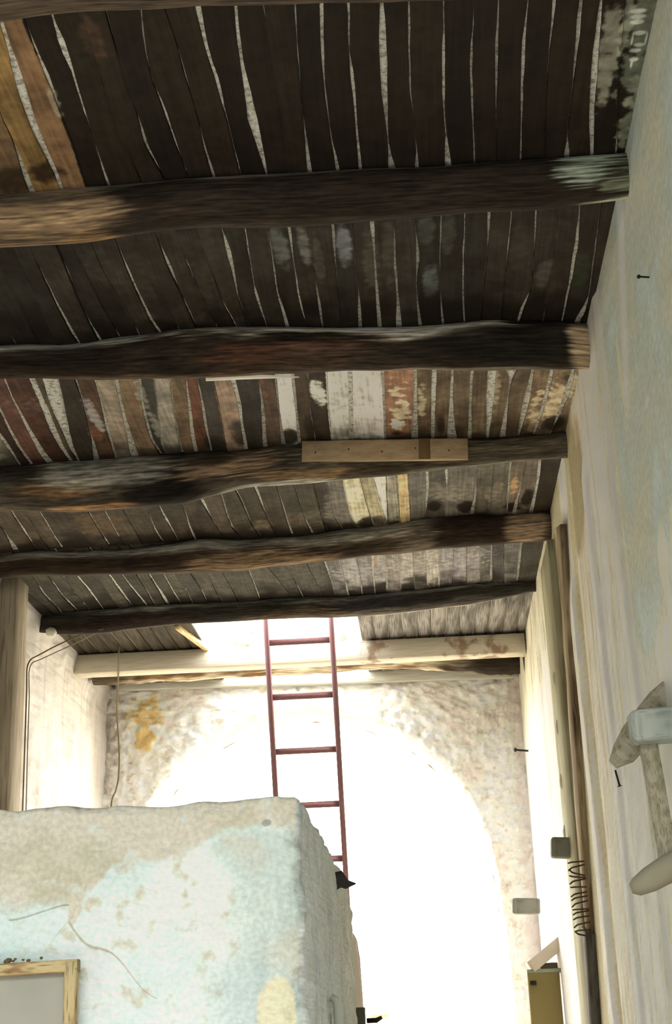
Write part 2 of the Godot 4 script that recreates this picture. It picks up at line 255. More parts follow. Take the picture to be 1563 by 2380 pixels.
func bay(joints: Array, from: float, to: float, tone: Array, special: Dictionary, patches: Array, soot: Array, light: float) -> void:
	var z0: float = joints[0]
	var z1: float = joints[1]
	var raw: Array = joints[2]
	var gaps := []
	for n in raw.size() / 18:
		var xs := []
		var ws := []
		for k in 9:
			xs.append(raw[n * 18 + k] / 1000.0)
			ws.append(raw[n * 18 + 9 + k] / 1000.0)
		gaps.append([xs, ws])
	var first := 0
	while (gaps[0][0] as Array).min() > -1.97:                       # more planks up to the left wall, past the frame
		var step := rng.randf_range(0.09, 0.12)
		var xs := []
		for k in 9: xs.append(gaps[0][0][k] - step)
		gaps.push_front([xs, [0.003, 0.003, 0.004, 0.004, 0.004, 0.003, 0.003, 0.004, 0.006]])
		first += 1
	var n_planks := gaps.size() + 1
	var shut := 0.0022 if z0 < 4.0 else 0.0006                        # a joint closer than this is shut
	var joint := func(n: int, d: float, side: float) -> float:        # x of one side of a joint
		var t := clampf((d - z0) / (z1 - z0), -0.3, 1.3) * 8.0
		var k := clampi(int(floor(t)), 0, 7)
		var f := t - k
		var xs: Array = gaps[n][0]
		var ws: Array = gaps[n][1]
		var x: float = lerpf(xs[k], xs[k + 1], f)
		var wd: float = lerpf(ws[k], ws[k + 1], clampf(f, 0, 1))
		wd = maxf((wd - shut) * 1.25, 0.0006)
		return x + side * wd / 2 + (0.0012 * wobble.get_noise_2d(n * 50 + side * 9, d * 900) + 0.0016 * lumps.get_noise_2d(n * 80 + side * 30, d * 4200)) * (1.0 if wd > 0.002 else 0.3)
	var left := func(p: int, d: float) -> float: return -2.06 if p == 0 else joint.call(p - 1, d, 1.0)
	var right := func(p: int, d: float) -> float: return 0.66 if p == n_planks - 1 else joint.call(p, d, -1.0)
	# the print of the bay: soot, lichen, old paint and grain
	var W := 1300
	var H := 256
	var l := lut(light)
	var buf := PackedByteArray()
	buf.resize(W * H * 3)
	var pt := []
	for q in patches:
		var c := at(q[0], q[1], 1, CEIL)
		var e := at(q[0], q[1] - q[3], 1, CEIL)
		var f := at(q[0], q[1] + q[3], 1, CEIL)
		pt.append([c.x, c.z, q[2] * c.length() / FOCAL, maxf((f.z - e.z) / 2, 0.01), q[4], q[5], q[6]])
	var tones := []
	for p in n_planks:
		var own: int = p - first
		var c: Vector3 = tone[0]
		var c2: Vector3 = tone[1]
		if p >= first and special.has(own):
			c = special[own]
			c2 = c * 0.8
		var m := rng.randf_range(0.84, 1.14)
		tones.append([c * m, c2 * m])
	for j in H:
		var d := lerpf(from, to, (j + 0.5) / H)
		for p in n_planks:
			var i0 := clampi(int(((left.call(p, d) as float) + 2.06) / 2.72 * W) - 2, 0, W)
			var i1 := clampi(int(((right.call(p, d) as float) + 2.06) / 2.72 * W) + 3, 0, W)
			var ca: Vector3 = tones[p][0]
			var cb: Vector3 = tones[p][1]
			var rf := d * 26.0 + p * 37
			var row := (int(rf) & 511) << 9
			var row_ := (int(rf + 1.0) & 511) << 9
			rf -= floor(rf)
			var row2 := (int(d * 330.0 + p * 91) & 511) << 9
			var row3 := (int(d * 640.0) & 511) << 9
			for i in range(i0, i1):
				var x := -2.06 + 2.72 * i / W
				var b := N_BLOT[row2 | (int(x * 330.0) & 511)] / 255.0
				var sc := int(x * 760.0) & 511
				var s := lerpf(N_FINE[row | sc], N_FINE[row_ | sc], rf) / 255.0
				var f := N_MID[row3 | (int(x * 640.0) & 511)] / 255.0
				var c := ca.lerp(cb, clampf((b - 0.5) * 2.4 + 0.5, 0, 1)) * (0.68 + 0.36 * s + 0.3 * f)
				for q in pt:
					var dx: float = (x - q[0]) / q[2]
					if absf(dx) > 1.6: continue
					var dz: float = (d - q[1]) / q[3]
					var mk: float = clampf((1.0 - dx * dx - dz * dz) * 1.6 + ((f - 0.5) * 0.7 + (b - 0.5) * 1.0) * q[6], 0, 1) * q[5]
					if mk > 0.0: c = c.lerp((q[4] as Vector3) * (0.75 + 0.5 * f), mk)
				if soot[1] > 0.0:
					var mk2 := clampf((d - (z1 - soot[0])) / soot[0] * 1.3 + (b - 0.55) * 2.0, 0, 1) * float(soot[1])
					c = c.lerp(Vector3(24, 19, 14), mk2)
				var k := (j * W + i) * 3
				buf[k] = l[clampi(int(c.x), 0, 255)]
				buf[k + 1] = l[256 + clampi(int(c.y), 0, 255)]
				buf[k + 2] = l[512 + clampi(int(c.z), 0, 255)]
	var m := textured(ImageTexture.create_from_image(Image.create_from_data(W, H, false, Image.FORMAT_RGB8, buf)), 0.85)
	# the planks themselves
	for p in n_planks:
		var st := SurfaceTool.new()
		st.begin(Mesh.PRIMITIVE_TRIANGLES)
		st.set_smooth_group(-1)
		var drop := rng.randf_range(-0.006, 0.004)
		var roll := rng.randf_range(-0.003, 0.003)
		var cuts := 14
		var rings := []
		for s in cuts + 1:
			var d := lerpf(from, to, s / float(cuts))
			var xl: float = left.call(p, d)
			var xr: float = right.call(p, d)
			if xr - xl < 0.004: xr = xl + 0.004
			var warp := 0.003 * wobble.get_noise_2d(p * 70, d * 300)
			rings.append([w(xl, CEIL + drop + roll + warp, d), w(xr, CEIL + drop - roll + warp, d), w(xr, CEIL + 0.03, d), w(xl, CEIL + 0.03, d)])
		for s in cuts:
			var a: Array = rings[s]
			var b: Array = rings[s + 1]
			for face in [[0, 1], [1, 2], [3, 0]]:
				for v in [a[face[0]], b[face[0]], a[face[1]], a[face[1]], b[face[0]], b[face[1]]]:
					st.set_uv(Vector2((v.x + 2.06) / 2.72, (-v.z - from) / (to - from)))
					st.add_vertex(v)
		for e in [0, cuts]:
			var a: Array = rings[e]
			for k in ([0, 1, 2, 0, 2, 3] if e == 0 else [0, 2, 1, 0, 3, 2]):
				st.set_uv(Vector2((a[k].x + 2.06) / 2.72, 0.0 if e == 0 else 1.0))
				st.add_vertex(a[k])
		st.generate_normals()
		put("plank", st.commit(), m, ceiling)

func slab(called: String, lo: Vector3, hi: Vector3, m: Material, parent: Node) -> MeshInstance3D:   # box between two (x, h, d) corners
	var b := BoxMesh.new()
	b.size = (hi - lo).abs()
	var o := put(called, b, m, parent)
	o.position = g((lo + hi) / 2)
	return o

# ---------------------------------------------------------------- log beams
func log_beam(course: Array, px0: float, px1: float, tone: Array, features: Array, light: float, label: String, reach := [-2.2, 0.72], square := 2.5) -> void:
	var pts := []
	for n in 17: pts.append([Vector3(course[n * 4], course[n * 4 + 1], course[n * 4 + 2]) / 1000.0, course[n * 4 + 3] / 1000.0])
	var at_index := func(t: float) -> Array:
		var k := clampi(int(floor(t)), 0, 15)
		var f := t - k
		if t < 0.0 or t > 16.0:
			var e: Array = pts[0] if t < 0.0 else pts[16]
			var dir: Vector3 = ((pts[3][0] - pts[0][0]) if t < 0.0 else (pts[16][0] - pts[13][0])) / 3.0
			return [e[0] + dir * (t if t < 0.0 else t - 16.0), e[1]]
		var a := maxi(k - 1, 0)
		var d := mini(k + 2, 16)
		return [(pts[k][0] as Vector3).cubic_interpolate(pts[k + 1][0], pts[a][0], pts[d][0], f), cubic_interpolate(pts[k][1], pts[k + 1][1], pts[a][1], pts[d][1], f)]
	var step: float = (pts[16][0].x - pts[0][0].x) / 16.0
	var t0: float = minf((reach[0] - pts[0][0].x) / step, 0.0)
	var t1: float = 16.0 + maxf((reach[1] - pts[16][0].x) / step, 0.0)
	var ni := 200
	var nj := 37
	var shape := func(i: int, j: int) -> Vector3:
		var q: Array = at_index.call(lerpf(t0, t1, i / float(ni - 1)))
		var c: Vector3 = q[0]
		var r: float = q[1]
		var th := -PI + TAU * j / float(nj - 1)
		var len_ := Vector2(c.y, c.z).length()
		var near := Vector2(-c.y, -c.z) / len_            # (h, d) towards the room
		var lift := Vector2(c.z, -c.y) / len_
		var n := pow(pow(absf(cos(th)), square) + pow(absf(sin(th)), square), -1.0 / square)
		n *= 1.0 + 0.09 * lumps.get_noise_3d(c.x * 260, near.x * cos(th) * 40, near.y * sin(th) * 40 + c.z * 300) + 0.05 * wobble.get_noise_3d(c.x * 160, cos(th) * 160, sin(th) * 160 + c.z * 900)
		var o := near * cos(th) * r * n - lift * sin(th) * r * n
		return w(c.x, c.y + o.x, c.z + o.y)
	var feats := []
	for f in features:
		var u: float = ((f[0] - px0) / (px1 - px0) * 16.0 - t0) / (t1 - t0)
		feats.append([u, 0.25 + f[1] * 0.5, f[2] / (px1 - px0) * 16.0 / (t1 - t0), f[3] * 0.5, f[4], f[5], f[6] if f.size() > 6 else 1.6])
	var off := rng.randi_range(0, 400)
	var W := 1100
	var H := 160
	var print_ := paint(W, H, light, func(i: int, j: int) -> Vector3:
		var u := (i + 0.5) / W
		var v := (j + 0.5) / H
		var s := nzx(N_FINE, i * 0.15 + off, j * 2.9)
		var s2 := nzx(N_MID, i * 0.1 + off, j * 1.2 + off)
		var g2 := nzx(N_FINE, i * 0.4 + off, j * 3.3 + 90)
		var b := nz(N_BLOT, i * 0.5 + off, j * 0.9 + off)
		var c: Vector3 = (tone[0] as Vector3).lerp(tone[1], clampf((b - 0.5) * 2.6 + 0.4, 0, 1))
		c = c.lerp(tone[2], clampf((s2 - 0.62) * 5.0, 0, 1) * 0.7)
		for f in feats:
			var dx: float = (u - f[0]) / f[2]
			if absf(dx) > 1.5: continue
			var dy: float = (v - f[1]) / f[3]
			var mk: float = clampf((1.0 - dx * dx - dy * dy) * 1.7 + (s2 + s * 0.7 - 0.85) * f[6], 0, 1) * f[5]
			if mk > 0.0: c = c.lerp((f[4] as Vector3) * (0.7 + 0.6 * s2), mk)
		c = c * (0.34 + 0.76 * s + 0.56 * g2)
		return c * (1.0 - 0.45 * clampf((0.33 - nzx(N_FINE, i * 0.07 + off, j * 4.1 + 200)) * 7.0, 0, 1)))     # drying cracks along the grain
	var o := put("ceiling_beam", grid(ni, nj, shape, func(i: int, j: int) -> Vector2: return Vector2(i / float(ni - 1), j / float(nj - 1))), textured(print_, 0.88))
	tag(o, label, "beam", "rough log beams of the ceiling")

func _ready() -> void:
	# ------------------------------------------------ camera, sky, sun, exposure
	var cam := Camera3D.new()
	cam.name = "camera"
	cam.fov = rad_to_deg(2.0 * atan(1190.0 / FOCAL))
	cam.near = 0.05
	cam.transform = Transform3D(Basis(Vector3(RIGHT.x, RIGHT.y, -RIGHT.z), Vector3(-DOWN.x, -DOWN.y, DOWN.z), Vector3(-AHEAD.x, -AHEAD.y, AHEAD.z)).orthonormalized(), Vector3(0, EYE, 0))
	add_child(cam)
	cam.current = true
	var sky_m := ProceduralSkyMaterial.new()
	sky_m.sky_top_color = Color(0.95, 0.98, 1.0)
	sky_m.sky_horizon_color = Color(0.98, 0.965, 0.90)
	sky_m.ground_horizon_color = Color(0.78, 0.75, 0.68)
	sky_m.ground_bottom_color = Color(0.6, 0.57, 0.5)
	sky_m.sky_curve = 0.25
	sky_m.sky_energy_multiplier = 2.7
	sky_m.ground_energy_multiplier = 1.0
	sky_m.sun_angle_max = 1.0
	var sky := Sky.new()
	sky.sky_material = sky_m
	var env := Environment.new()
	env.background_mode = Environment.BG_SKY
	env.sky = sky
	env.tonemap_mode = Environment.TONE_MAPPER_LINEAR
	env.tonemap_exposure = 1.13
	env.sdfgi_enabled = true
	env.ssao_enabled = true
	env.ssil_enabled = true
	var we := WorldEnvironment.new()
	we.name = "sky"
	we.environment = env
	add_child(we)
	var sun := DirectionalLight3D.new()
	sun.name = "sun"
	sun.light_color = Color(1.0, 0.97, 0.91)
	sun.light_energy = 3.0
	sun.light_angular_distance = 0.6
	sun.shadow_enabled = true
	sun.rotation_degrees = Vector3(-70, 12, 0)
	add_child(sun)

	# ------------------------------------------------ noise
	rng.seed = 7
	wobble.seed = 3
	wobble.frequency = 0.01
	wobble.fractal_octaves = 3
	lumps.seed = 11
	lumps.frequency = 0.01
	lumps.fractal_octaves = 2
	N_BLOT = noise_bytes(1, 0.012, 5)
	N_MID = noise_bytes(2, 0.03, 4)
	N_FINE = noise_bytes(3, 0.09, 4)
	var bump := bump_texture(N_MID, 6.0)

	shell(bump)
	ceiling_and_beams()
	inner_block(bump)
	fittings()

# ---------------------------------------------------------------- walls, floor, far arch
func plaster(t: Texture2D, bump: Texture2D, scale: float, strength := 0.5) -> StandardMaterial3D:
	var m := textured(t, 0.95)
	m.normal_enabled = true
	m.normal_texture = bump
	m.normal_scale = strength
	m.detail_enabled = false
	return m

func right_relief(d: float, h: float) -> float:      # how far the right wall stands out into the room
	var k := 0.002 * lumps.get_noise_2d(d * 120, h * 90) + 0.0008 * wobble.get_noise_2d(d * 700, h * 260)
	var e := d + 0.03 * wobble.get_noise_2d(3.0, h * 90)
	k += 0.010 * (sm(4.06, 4.12, e) - sm(4.6, 4.66, e))
	k += 0.020 * (sm(4.60, 4.66, e) - sm(4.74, 4.80, e)) * sm(2.0, 1.8, h)
	k += 0.005 * (sm(4.85, 4.88, e) - sm(5.2, 5.23, e))
	k -= 0.014 * (sm(5.26, 5.29, e) - sm(5.38, 5.42, e)) * sm(1.75, 1.6, h)
	k += 0.012 * (sm(5.42, 5.45, e) - sm(5.58, 5.62, e)) * sm(1.75, 1.6, h)
	k += 0.012 * (sm(7.25, 7.35, e) - sm(8.2, 8.5, e)) * sm(2.1, 1.9, h)
	return k

func right_paint(d: float, h: float) -> Vector3:
	var b := nz(N_BLOT, d * 190, h * 190)
	var st := nzy(N_MID, d * 420, h * 40 + 90)
	var st2 := nzy(N_FINE, d * 200, h * 30)
	var f := nz(N_FINE, d * 420, h * 420)
	var e := d + 0.05 * wobble.get_noise_2d(3.0, h * 90) + 0.05 * (b - 0.5)
	# near plaster, grey blue over ochre, and the creamy dado under it
	var blue := V(178, 182, 170).lerp(V(190, 184, 160), clampf((b - 0.5) * 1.8 + 0.3, 0, 1)).lerp(V(190, 198, 190), clampf((0.45 - b) * 2.5, 0, 1))
	blue = blue.lerp(V(196, 202, 192), clampf((st2 - 0.6) * 2.5, 0, 1) * 0.6)
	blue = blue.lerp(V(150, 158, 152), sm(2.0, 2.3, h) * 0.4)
	var cream := V(220, 209, 188).lerp(V(196, 184, 158), clampf((st - 0.45) * 3, 0, 1)).lerp(V(232, 222, 202), clampf((b - 0.55) * 4, 0, 1))
	var edge := 1.05 + 0.25 * (b - 0.5) - 0.28 * (e - 3.6)
	var c := cream.lerp(blue, sm(edge - 0.12, edge + 0.1, h))
	var band := V(222, 212, 190).lerp(V(190, 182, 160), clampf((st - 0.5) * 4, 0, 1))
	c = c.lerp(band, sm(4.0, 4.1, e))
	c = c.lerp(V(243, 232, 205), (sm(4.60, 4.64, e) - sm(4.76, 4.80, e)) * sm(2.05, 1.9, h))
	var pink := V(212, 198, 176).lerp(V(186, 172, 146), clampf((st - 0.48) * 3.5, 0, 1))
	c = c.lerp(pink, sm(4.77, 4.82, e))
	var q := Vector2((d - 5.02) / 0.3, (h - 1.92) / 0.3).length_squared()
	c = c.lerp(V(158, 144, 106), clampf((1.0 - q) * 1.8 + (b - 0.5) * 2.0, 0, 1) * 0.9)
	c = c.lerp(V(176, 166, 124), (sm(5.2, 5.28, e) - sm(5.36, 5.42, e)) * 0.8)
	c = c.lerp(V(226, 219, 200).lerp(V(190, 182, 150), clampf((st - 0.5) * 4, 0, 1)), sm(5.40, 5.46, e))
	c = c.lerp(V(176, 165, 132), sm(5.6, 5.75, e))
	var far := V(252, 242, 212).lerp(V(240, 224, 190), clampf((st - 0.5) * 3, 0, 1))
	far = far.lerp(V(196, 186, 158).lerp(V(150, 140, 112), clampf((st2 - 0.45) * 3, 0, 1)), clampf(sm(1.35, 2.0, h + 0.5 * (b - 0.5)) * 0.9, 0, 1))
	c = c.lerp(far, sm(6.4, 6.5, e))
	# a flaked strip and chips where the wash has come away
	var q2 := Vector2((d - 3.78) / 0.035, (h - 1.78) / 0.12).length_squared()
	c = c.lerp(V(214, 198, 166), clampf((1.0 - q2) * 3 + (f - 0.5), 0, 1))
	var q3 := Vector2((d - 3.42) / 0.035, (h - 1.52) / 0.012).length_squared()
	c = c.lerp(V(246, 244, 226), clampf((1.0 - q3) * 4, 0, 1))
	var q4 := Vector2((d - 3.46) / 0.09, (h - 1.1) / 0.12).length_squared()
	c = c.lerp(V(224, 212, 180), clampf((1.0 - q4) * 2 + (b - 0.5) * 2, 0, 1))
	c = c.lerp(V(226, 220, 208), clampf(1.0 - absf(d - 3.55 - (2.0 - h) * 0.55) / 0.09, 0, 1) * sm(1.5, 1.8, h) * 0.7)
	c.z *= lerpf(0.97, 1.0, sm(4.0, 5.0, d))
	return c * (0.93 + 0.14 * f)

func far_outline(t: float) -> Vector2:     # the arch from its left foot over the crown to its right foot, (x, h)
	var key := [Vector2(-1.99, -1.6), Vector2(-1.97, 0.1), Vector2(-1.93, 0.65), Vector2(-1.88, 1.02), Vector2(-1.81, 1.28), Vector2(-1.74, 1.45), Vector2(-1.62, 1.63), Vector2(-1.49, 1.76), Vector2(-1.23, 1.90), Vector2(-1.0, 1.965), Vector2(-0.78, 1.995), Vector2(-0.56, 1.97), Vector2(-0.42, 1.935), Vector2(-0.23, 1.85), Vector2(-0.07, 1.75), Vector2(0.03, 1.66), Vector2(0.16, 1.53), Vector2(0.25, 1.39), Vector2(0.31, 1.28), Vector2(0.36, 1.12), Vector2(0.39, 0.97), Vector2(0.405, 0.78), Vector2(0.43, 0.58), Vector2(0.435, 0.36), Vector2(0.44, 0.16), Vector2(0.45, -1.6)]
	var s := t * (key.size() - 1)
	var k := clampi(int(s), 0, key.size() - 2)
	var a: Vector2 = key[maxi(k - 1, 0)]
	var d: Vector2 = key[mini(k + 2, key.size() - 1)]
	if k == 0 or k == key.size() - 2: return (key[k] as Vector2).lerp(key[k + 1], s - k)
	if k == 1: a = key[1] - (key[2] - key[1])
	if k == key.size() - 3: d = key[k + 1] + (key[k + 1] - key[k])
	return (key[k] as Vector2).cubic_interpolate(key[k + 1], a, d, s - k)

func far_border(t: float) -> Vector2:      # the matching walk round the wall's own edge
	var p := far_outline(t)
	var c := Vector2(-0.77, 0.9)
	if p.y < 0.9: return Vector2(-2.25 if p.x < c.x else 0.8, p.y)
	var dir := p - c
	var k := minf((2.35 - c.y) / maxf(dir.y, 0.001), ((0.8 - c.x) if dir.x > 0 else (c.x + 2.25)) / maxf(absf(dir.x), 0.001))
	return c + dir * k

func far_paint(x: float, h: float) -> Vector3:
	var b := nz(N_BLOT, x * 200, h * 200)
	var m := nz(N_MID, x * 330, h * 420)
	var f := nz(N_FINE, x * 420, h * 420)
	var c := V(230, 213, 188).lerp(V(206, 192, 172), clampf((b - 0.45) * 3, 0, 1))
	c = c.lerp(V(178, 166, 150), clampf((m - 0.62) * 5, 0, 1) * 0.8)
	c = c.lerp(V(246, 232, 204), clampf((0.36 - m) * 4, 0, 1) * 0.7)
	var q := Vector2((x + 1.80) / 0.13, (h - 2.02) / 0.14).length_squared()
	var q2 := Vector2((x + 1.79) / 0.08, (h - 1.88) / 0.12).length_squared()
	c = c.lerp(V(196, 162, 96), clampf((1.0 - minf(q, q2)) * 1.6 + (b + m - 1.0) * 2.2, 0, 1) * 0.85)
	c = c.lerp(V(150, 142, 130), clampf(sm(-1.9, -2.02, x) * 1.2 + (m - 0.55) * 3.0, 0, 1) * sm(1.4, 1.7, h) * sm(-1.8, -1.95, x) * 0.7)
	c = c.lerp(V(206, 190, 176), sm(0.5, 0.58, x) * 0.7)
	if f > 0.86: c *= 0.86
	return c

func shell(bump: Texture2D) -> void:
	var core := flat(Color(0.62, 0.57, 0.5))
	var pale_ground := flat(Color(0.74, 0.70, 0.62))
	var floor_ := slab("floor", Vector3(-2.6, -1.8, 0.1), Vector3(1.1, -1.6, 9.5), flat(Color(0.62, 0.56, 0.48)), self)
	tag(floor_, "dusty earthen floor of the long ruined room", "floor", "", "structure")
	var yard := slab("ground", Vector3(-14, -1.85, -12), Vector3(14, -1.65, 0.1), flat(Color(0.55, 0.55, 0.54)), self)
	tag(yard, "pale open yard in front of the room", "ground", "", "structure")
	var lane := slab("ground", Vector3(-30, -1.85, 9.5), Vector3(30, -1.65, 60), pale_ground, self)
	tag(lane, "pale sunlit ground beyond the arch", "ground", "", "structure")

	# right wall: a plastered face with worn bands, and the masonry behind it
	var wr := base("wall_right")
	tag(wr, "plastered right wall, grey blue close by and cream bands further in", "wall", "", "structure")
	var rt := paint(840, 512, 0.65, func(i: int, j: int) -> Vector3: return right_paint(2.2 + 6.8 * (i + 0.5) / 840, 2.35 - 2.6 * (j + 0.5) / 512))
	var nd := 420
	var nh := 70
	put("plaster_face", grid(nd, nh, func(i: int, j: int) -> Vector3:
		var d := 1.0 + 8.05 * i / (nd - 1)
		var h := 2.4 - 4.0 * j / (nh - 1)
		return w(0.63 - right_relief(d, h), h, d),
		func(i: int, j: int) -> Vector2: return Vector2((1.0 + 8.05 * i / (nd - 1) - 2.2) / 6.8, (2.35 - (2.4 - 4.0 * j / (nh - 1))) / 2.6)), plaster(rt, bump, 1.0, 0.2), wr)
	slab("masonry", Vector3(0.66, -1.6, 0.1), Vector3(1.1, 2.4, 9.0), core, wr)
	slab("masonry", Vector3(0.63, -1.6, 0.1), Vector3(0.66, 2.4, 1.0), flat(Color(0.66, 0.66, 0.62)), wr)

	# left wall
	var wl := base("wall_left")
	tag(wl, "bright cream plastered left wall with a ragged top", "wall", "", "structure")
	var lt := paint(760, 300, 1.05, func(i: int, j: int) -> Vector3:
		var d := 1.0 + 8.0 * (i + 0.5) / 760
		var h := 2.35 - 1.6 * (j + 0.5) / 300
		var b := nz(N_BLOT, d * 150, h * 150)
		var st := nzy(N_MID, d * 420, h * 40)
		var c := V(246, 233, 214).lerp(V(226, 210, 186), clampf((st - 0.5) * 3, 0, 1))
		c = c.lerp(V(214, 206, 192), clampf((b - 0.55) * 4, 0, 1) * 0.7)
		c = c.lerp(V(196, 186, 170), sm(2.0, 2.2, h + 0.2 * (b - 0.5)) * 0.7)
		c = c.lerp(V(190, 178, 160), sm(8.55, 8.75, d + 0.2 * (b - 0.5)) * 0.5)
		var q := Vector2((d - 8.18 - (1.66 - h) * 0.2) / 0.05, (h - 1.62) / 0.13).length_squared()  # sun spot painted into the plaster colour as a pale streak
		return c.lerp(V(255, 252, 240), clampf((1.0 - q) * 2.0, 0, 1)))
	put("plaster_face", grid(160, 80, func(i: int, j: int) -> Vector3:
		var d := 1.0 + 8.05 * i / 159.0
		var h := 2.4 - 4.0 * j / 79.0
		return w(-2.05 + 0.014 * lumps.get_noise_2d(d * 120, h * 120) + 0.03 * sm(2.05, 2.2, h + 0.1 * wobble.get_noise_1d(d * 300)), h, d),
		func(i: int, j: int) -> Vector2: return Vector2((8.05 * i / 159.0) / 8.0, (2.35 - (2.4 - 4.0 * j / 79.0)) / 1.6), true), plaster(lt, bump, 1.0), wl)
	slab("masonry", Vector3(-2.5, -1.6, 0.1), Vector3(-2.09, 2.4, 9.0), core, wl)
	slab("masonry", Vector3(-2.09, -1.6, 0.1), Vector3(-2.05, 2.4, 1.0), core, wl)

	# far wall with the arch
	var wf := base("wall_far")
	tag(wf, "rough cream far wall pierced by a wide round arch", "wall", "", "structure")
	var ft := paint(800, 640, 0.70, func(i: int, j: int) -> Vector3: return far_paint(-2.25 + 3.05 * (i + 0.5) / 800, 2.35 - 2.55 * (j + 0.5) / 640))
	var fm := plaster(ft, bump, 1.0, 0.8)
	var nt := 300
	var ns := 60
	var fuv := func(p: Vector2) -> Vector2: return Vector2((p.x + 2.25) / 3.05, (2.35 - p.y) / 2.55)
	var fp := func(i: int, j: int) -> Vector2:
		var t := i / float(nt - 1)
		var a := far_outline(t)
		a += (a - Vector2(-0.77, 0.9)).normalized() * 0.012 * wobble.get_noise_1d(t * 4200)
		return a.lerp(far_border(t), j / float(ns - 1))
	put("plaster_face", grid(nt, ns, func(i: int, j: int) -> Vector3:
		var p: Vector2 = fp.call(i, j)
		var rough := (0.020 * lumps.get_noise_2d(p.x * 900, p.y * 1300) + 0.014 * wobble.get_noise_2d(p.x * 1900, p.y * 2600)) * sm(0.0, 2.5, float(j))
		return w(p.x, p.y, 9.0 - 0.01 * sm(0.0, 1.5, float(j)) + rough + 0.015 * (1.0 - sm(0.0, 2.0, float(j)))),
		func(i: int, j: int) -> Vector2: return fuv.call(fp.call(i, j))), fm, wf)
	put("arch_soffit", grid(nt, 12, func(i: int, j: int) -> Vector3:
		var p: Vector2 = fp.call(i, 0)
		p += (p - Vector2(-0.77, 0.9)).normalized() * 0.012 * lumps.get_noise_2d(i * 9.0, j * 60.0) * sm(0, 2, j)
		return w(p.x, p.y, 9.015 + 0.42 * j / 11.0),
		func(i: int, j: int) -> Vector2: return fuv.call(fp.call(i, 0)) + Vector2(0, -0.01 * j), true), flat(Color(0.86, 0.80, 0.68)), wf)
	var outer := grid(120, 2, func(i: int, j: int) -> Vector3:
		var p := far_outline(i / 119.0) if j == 0 else far_border(i / 119.0)
		return w(p.x, p.y, 9.43),
		func(i: int, j: int) -> Vector2: return Vector2(i / 119.0, j), true)
	put("outer_face", outer, core, wf)
	# the upper storey has lost its roof: its far parapet shows through the hole in the ceiling
	var ut := paint(420, 300, 2.3, func(i: int, j: int) -> Vector3:
		var b := nz(N_BLOT, i * 1.5, j * 1.5)
		var m := nz(N_MID, i * 1.6, j * 1.6)
		var c := V(255, 246, 222).lerp(V(220, 196, 164), clampf((b - 0.45) * 3.5, 0, 1))
		return c.lerp(V(150, 138, 122), clampf((m - 0.68) * 6, 0, 1) * 0.8))
	put("parapet", grid(90, 60, func(i: int, j: int) -> Vector3:
		var x := -2.25 + 3.05 * i / 89.0
		var h := 3.9 - 1.6 * j / 59.0
		return w(x, h, 8.99 + 0.02 * lumps.get_noise_2d(x * 900, h * 900)),
		func(i: int, j: int) -> Vector2: return Vector2(i / 89.0, j / 59.0)), plaster(ut, bump, 1.0), wf)
	slab("masonry", Vector3(-2.25, 2.3, 9.02), Vector3(0.8, 3.9, 9.4), core, wf)

	# unseen yard walls added to dim the room; low wall far beyond the arch
	var yard_m := flat(Color(0.56, 0.57, 0.57))
	for q in [[Vector3(-5, -1.65, -5.4), Vector3(4, 3.6, -5.0)], [Vector3(-5.4, -1.65, -5.4), Vector3(-5.0, 3.6, 1.0)], [Vector3(3.6, -1.65, -5.0), Vector3(4.0, 3.6, 1.0)], [Vector3(-5.0, -1.65, 0.1), Vector3(-2.5, 3.6, 0.4)], [Vector3(1.1, -1.65, 0.1), Vector3(3.6, 3.6, 0.4)]]:
		var yw := slab("wall_yard_added", q[0], q[1], yard_m, self)
		tag(yw, "unseen grey wall added round the yard to dim the light from the front", "wall", "", "structure")
	var lw := slab("wall_outside", Vector3(-12, -1.65, 30), Vector3(14, 0.57, 30.4), flat(Color(0.92, 0.9, 0.84)), self)
	tag(lw, "white low wall far beyond the arch", "wall", "", "structure")
	var ledge := base("trim_outside")
	tag(ledge, "tan ledge on the far low wall outside", "ledge", "", "structure")
	slab("coping", Vector3(-1.35, 0.36, 29.8), Vector3(-1.02, 0.41, 30.0), flat(Color(0.46, 0.36, 0.26)), ledge)

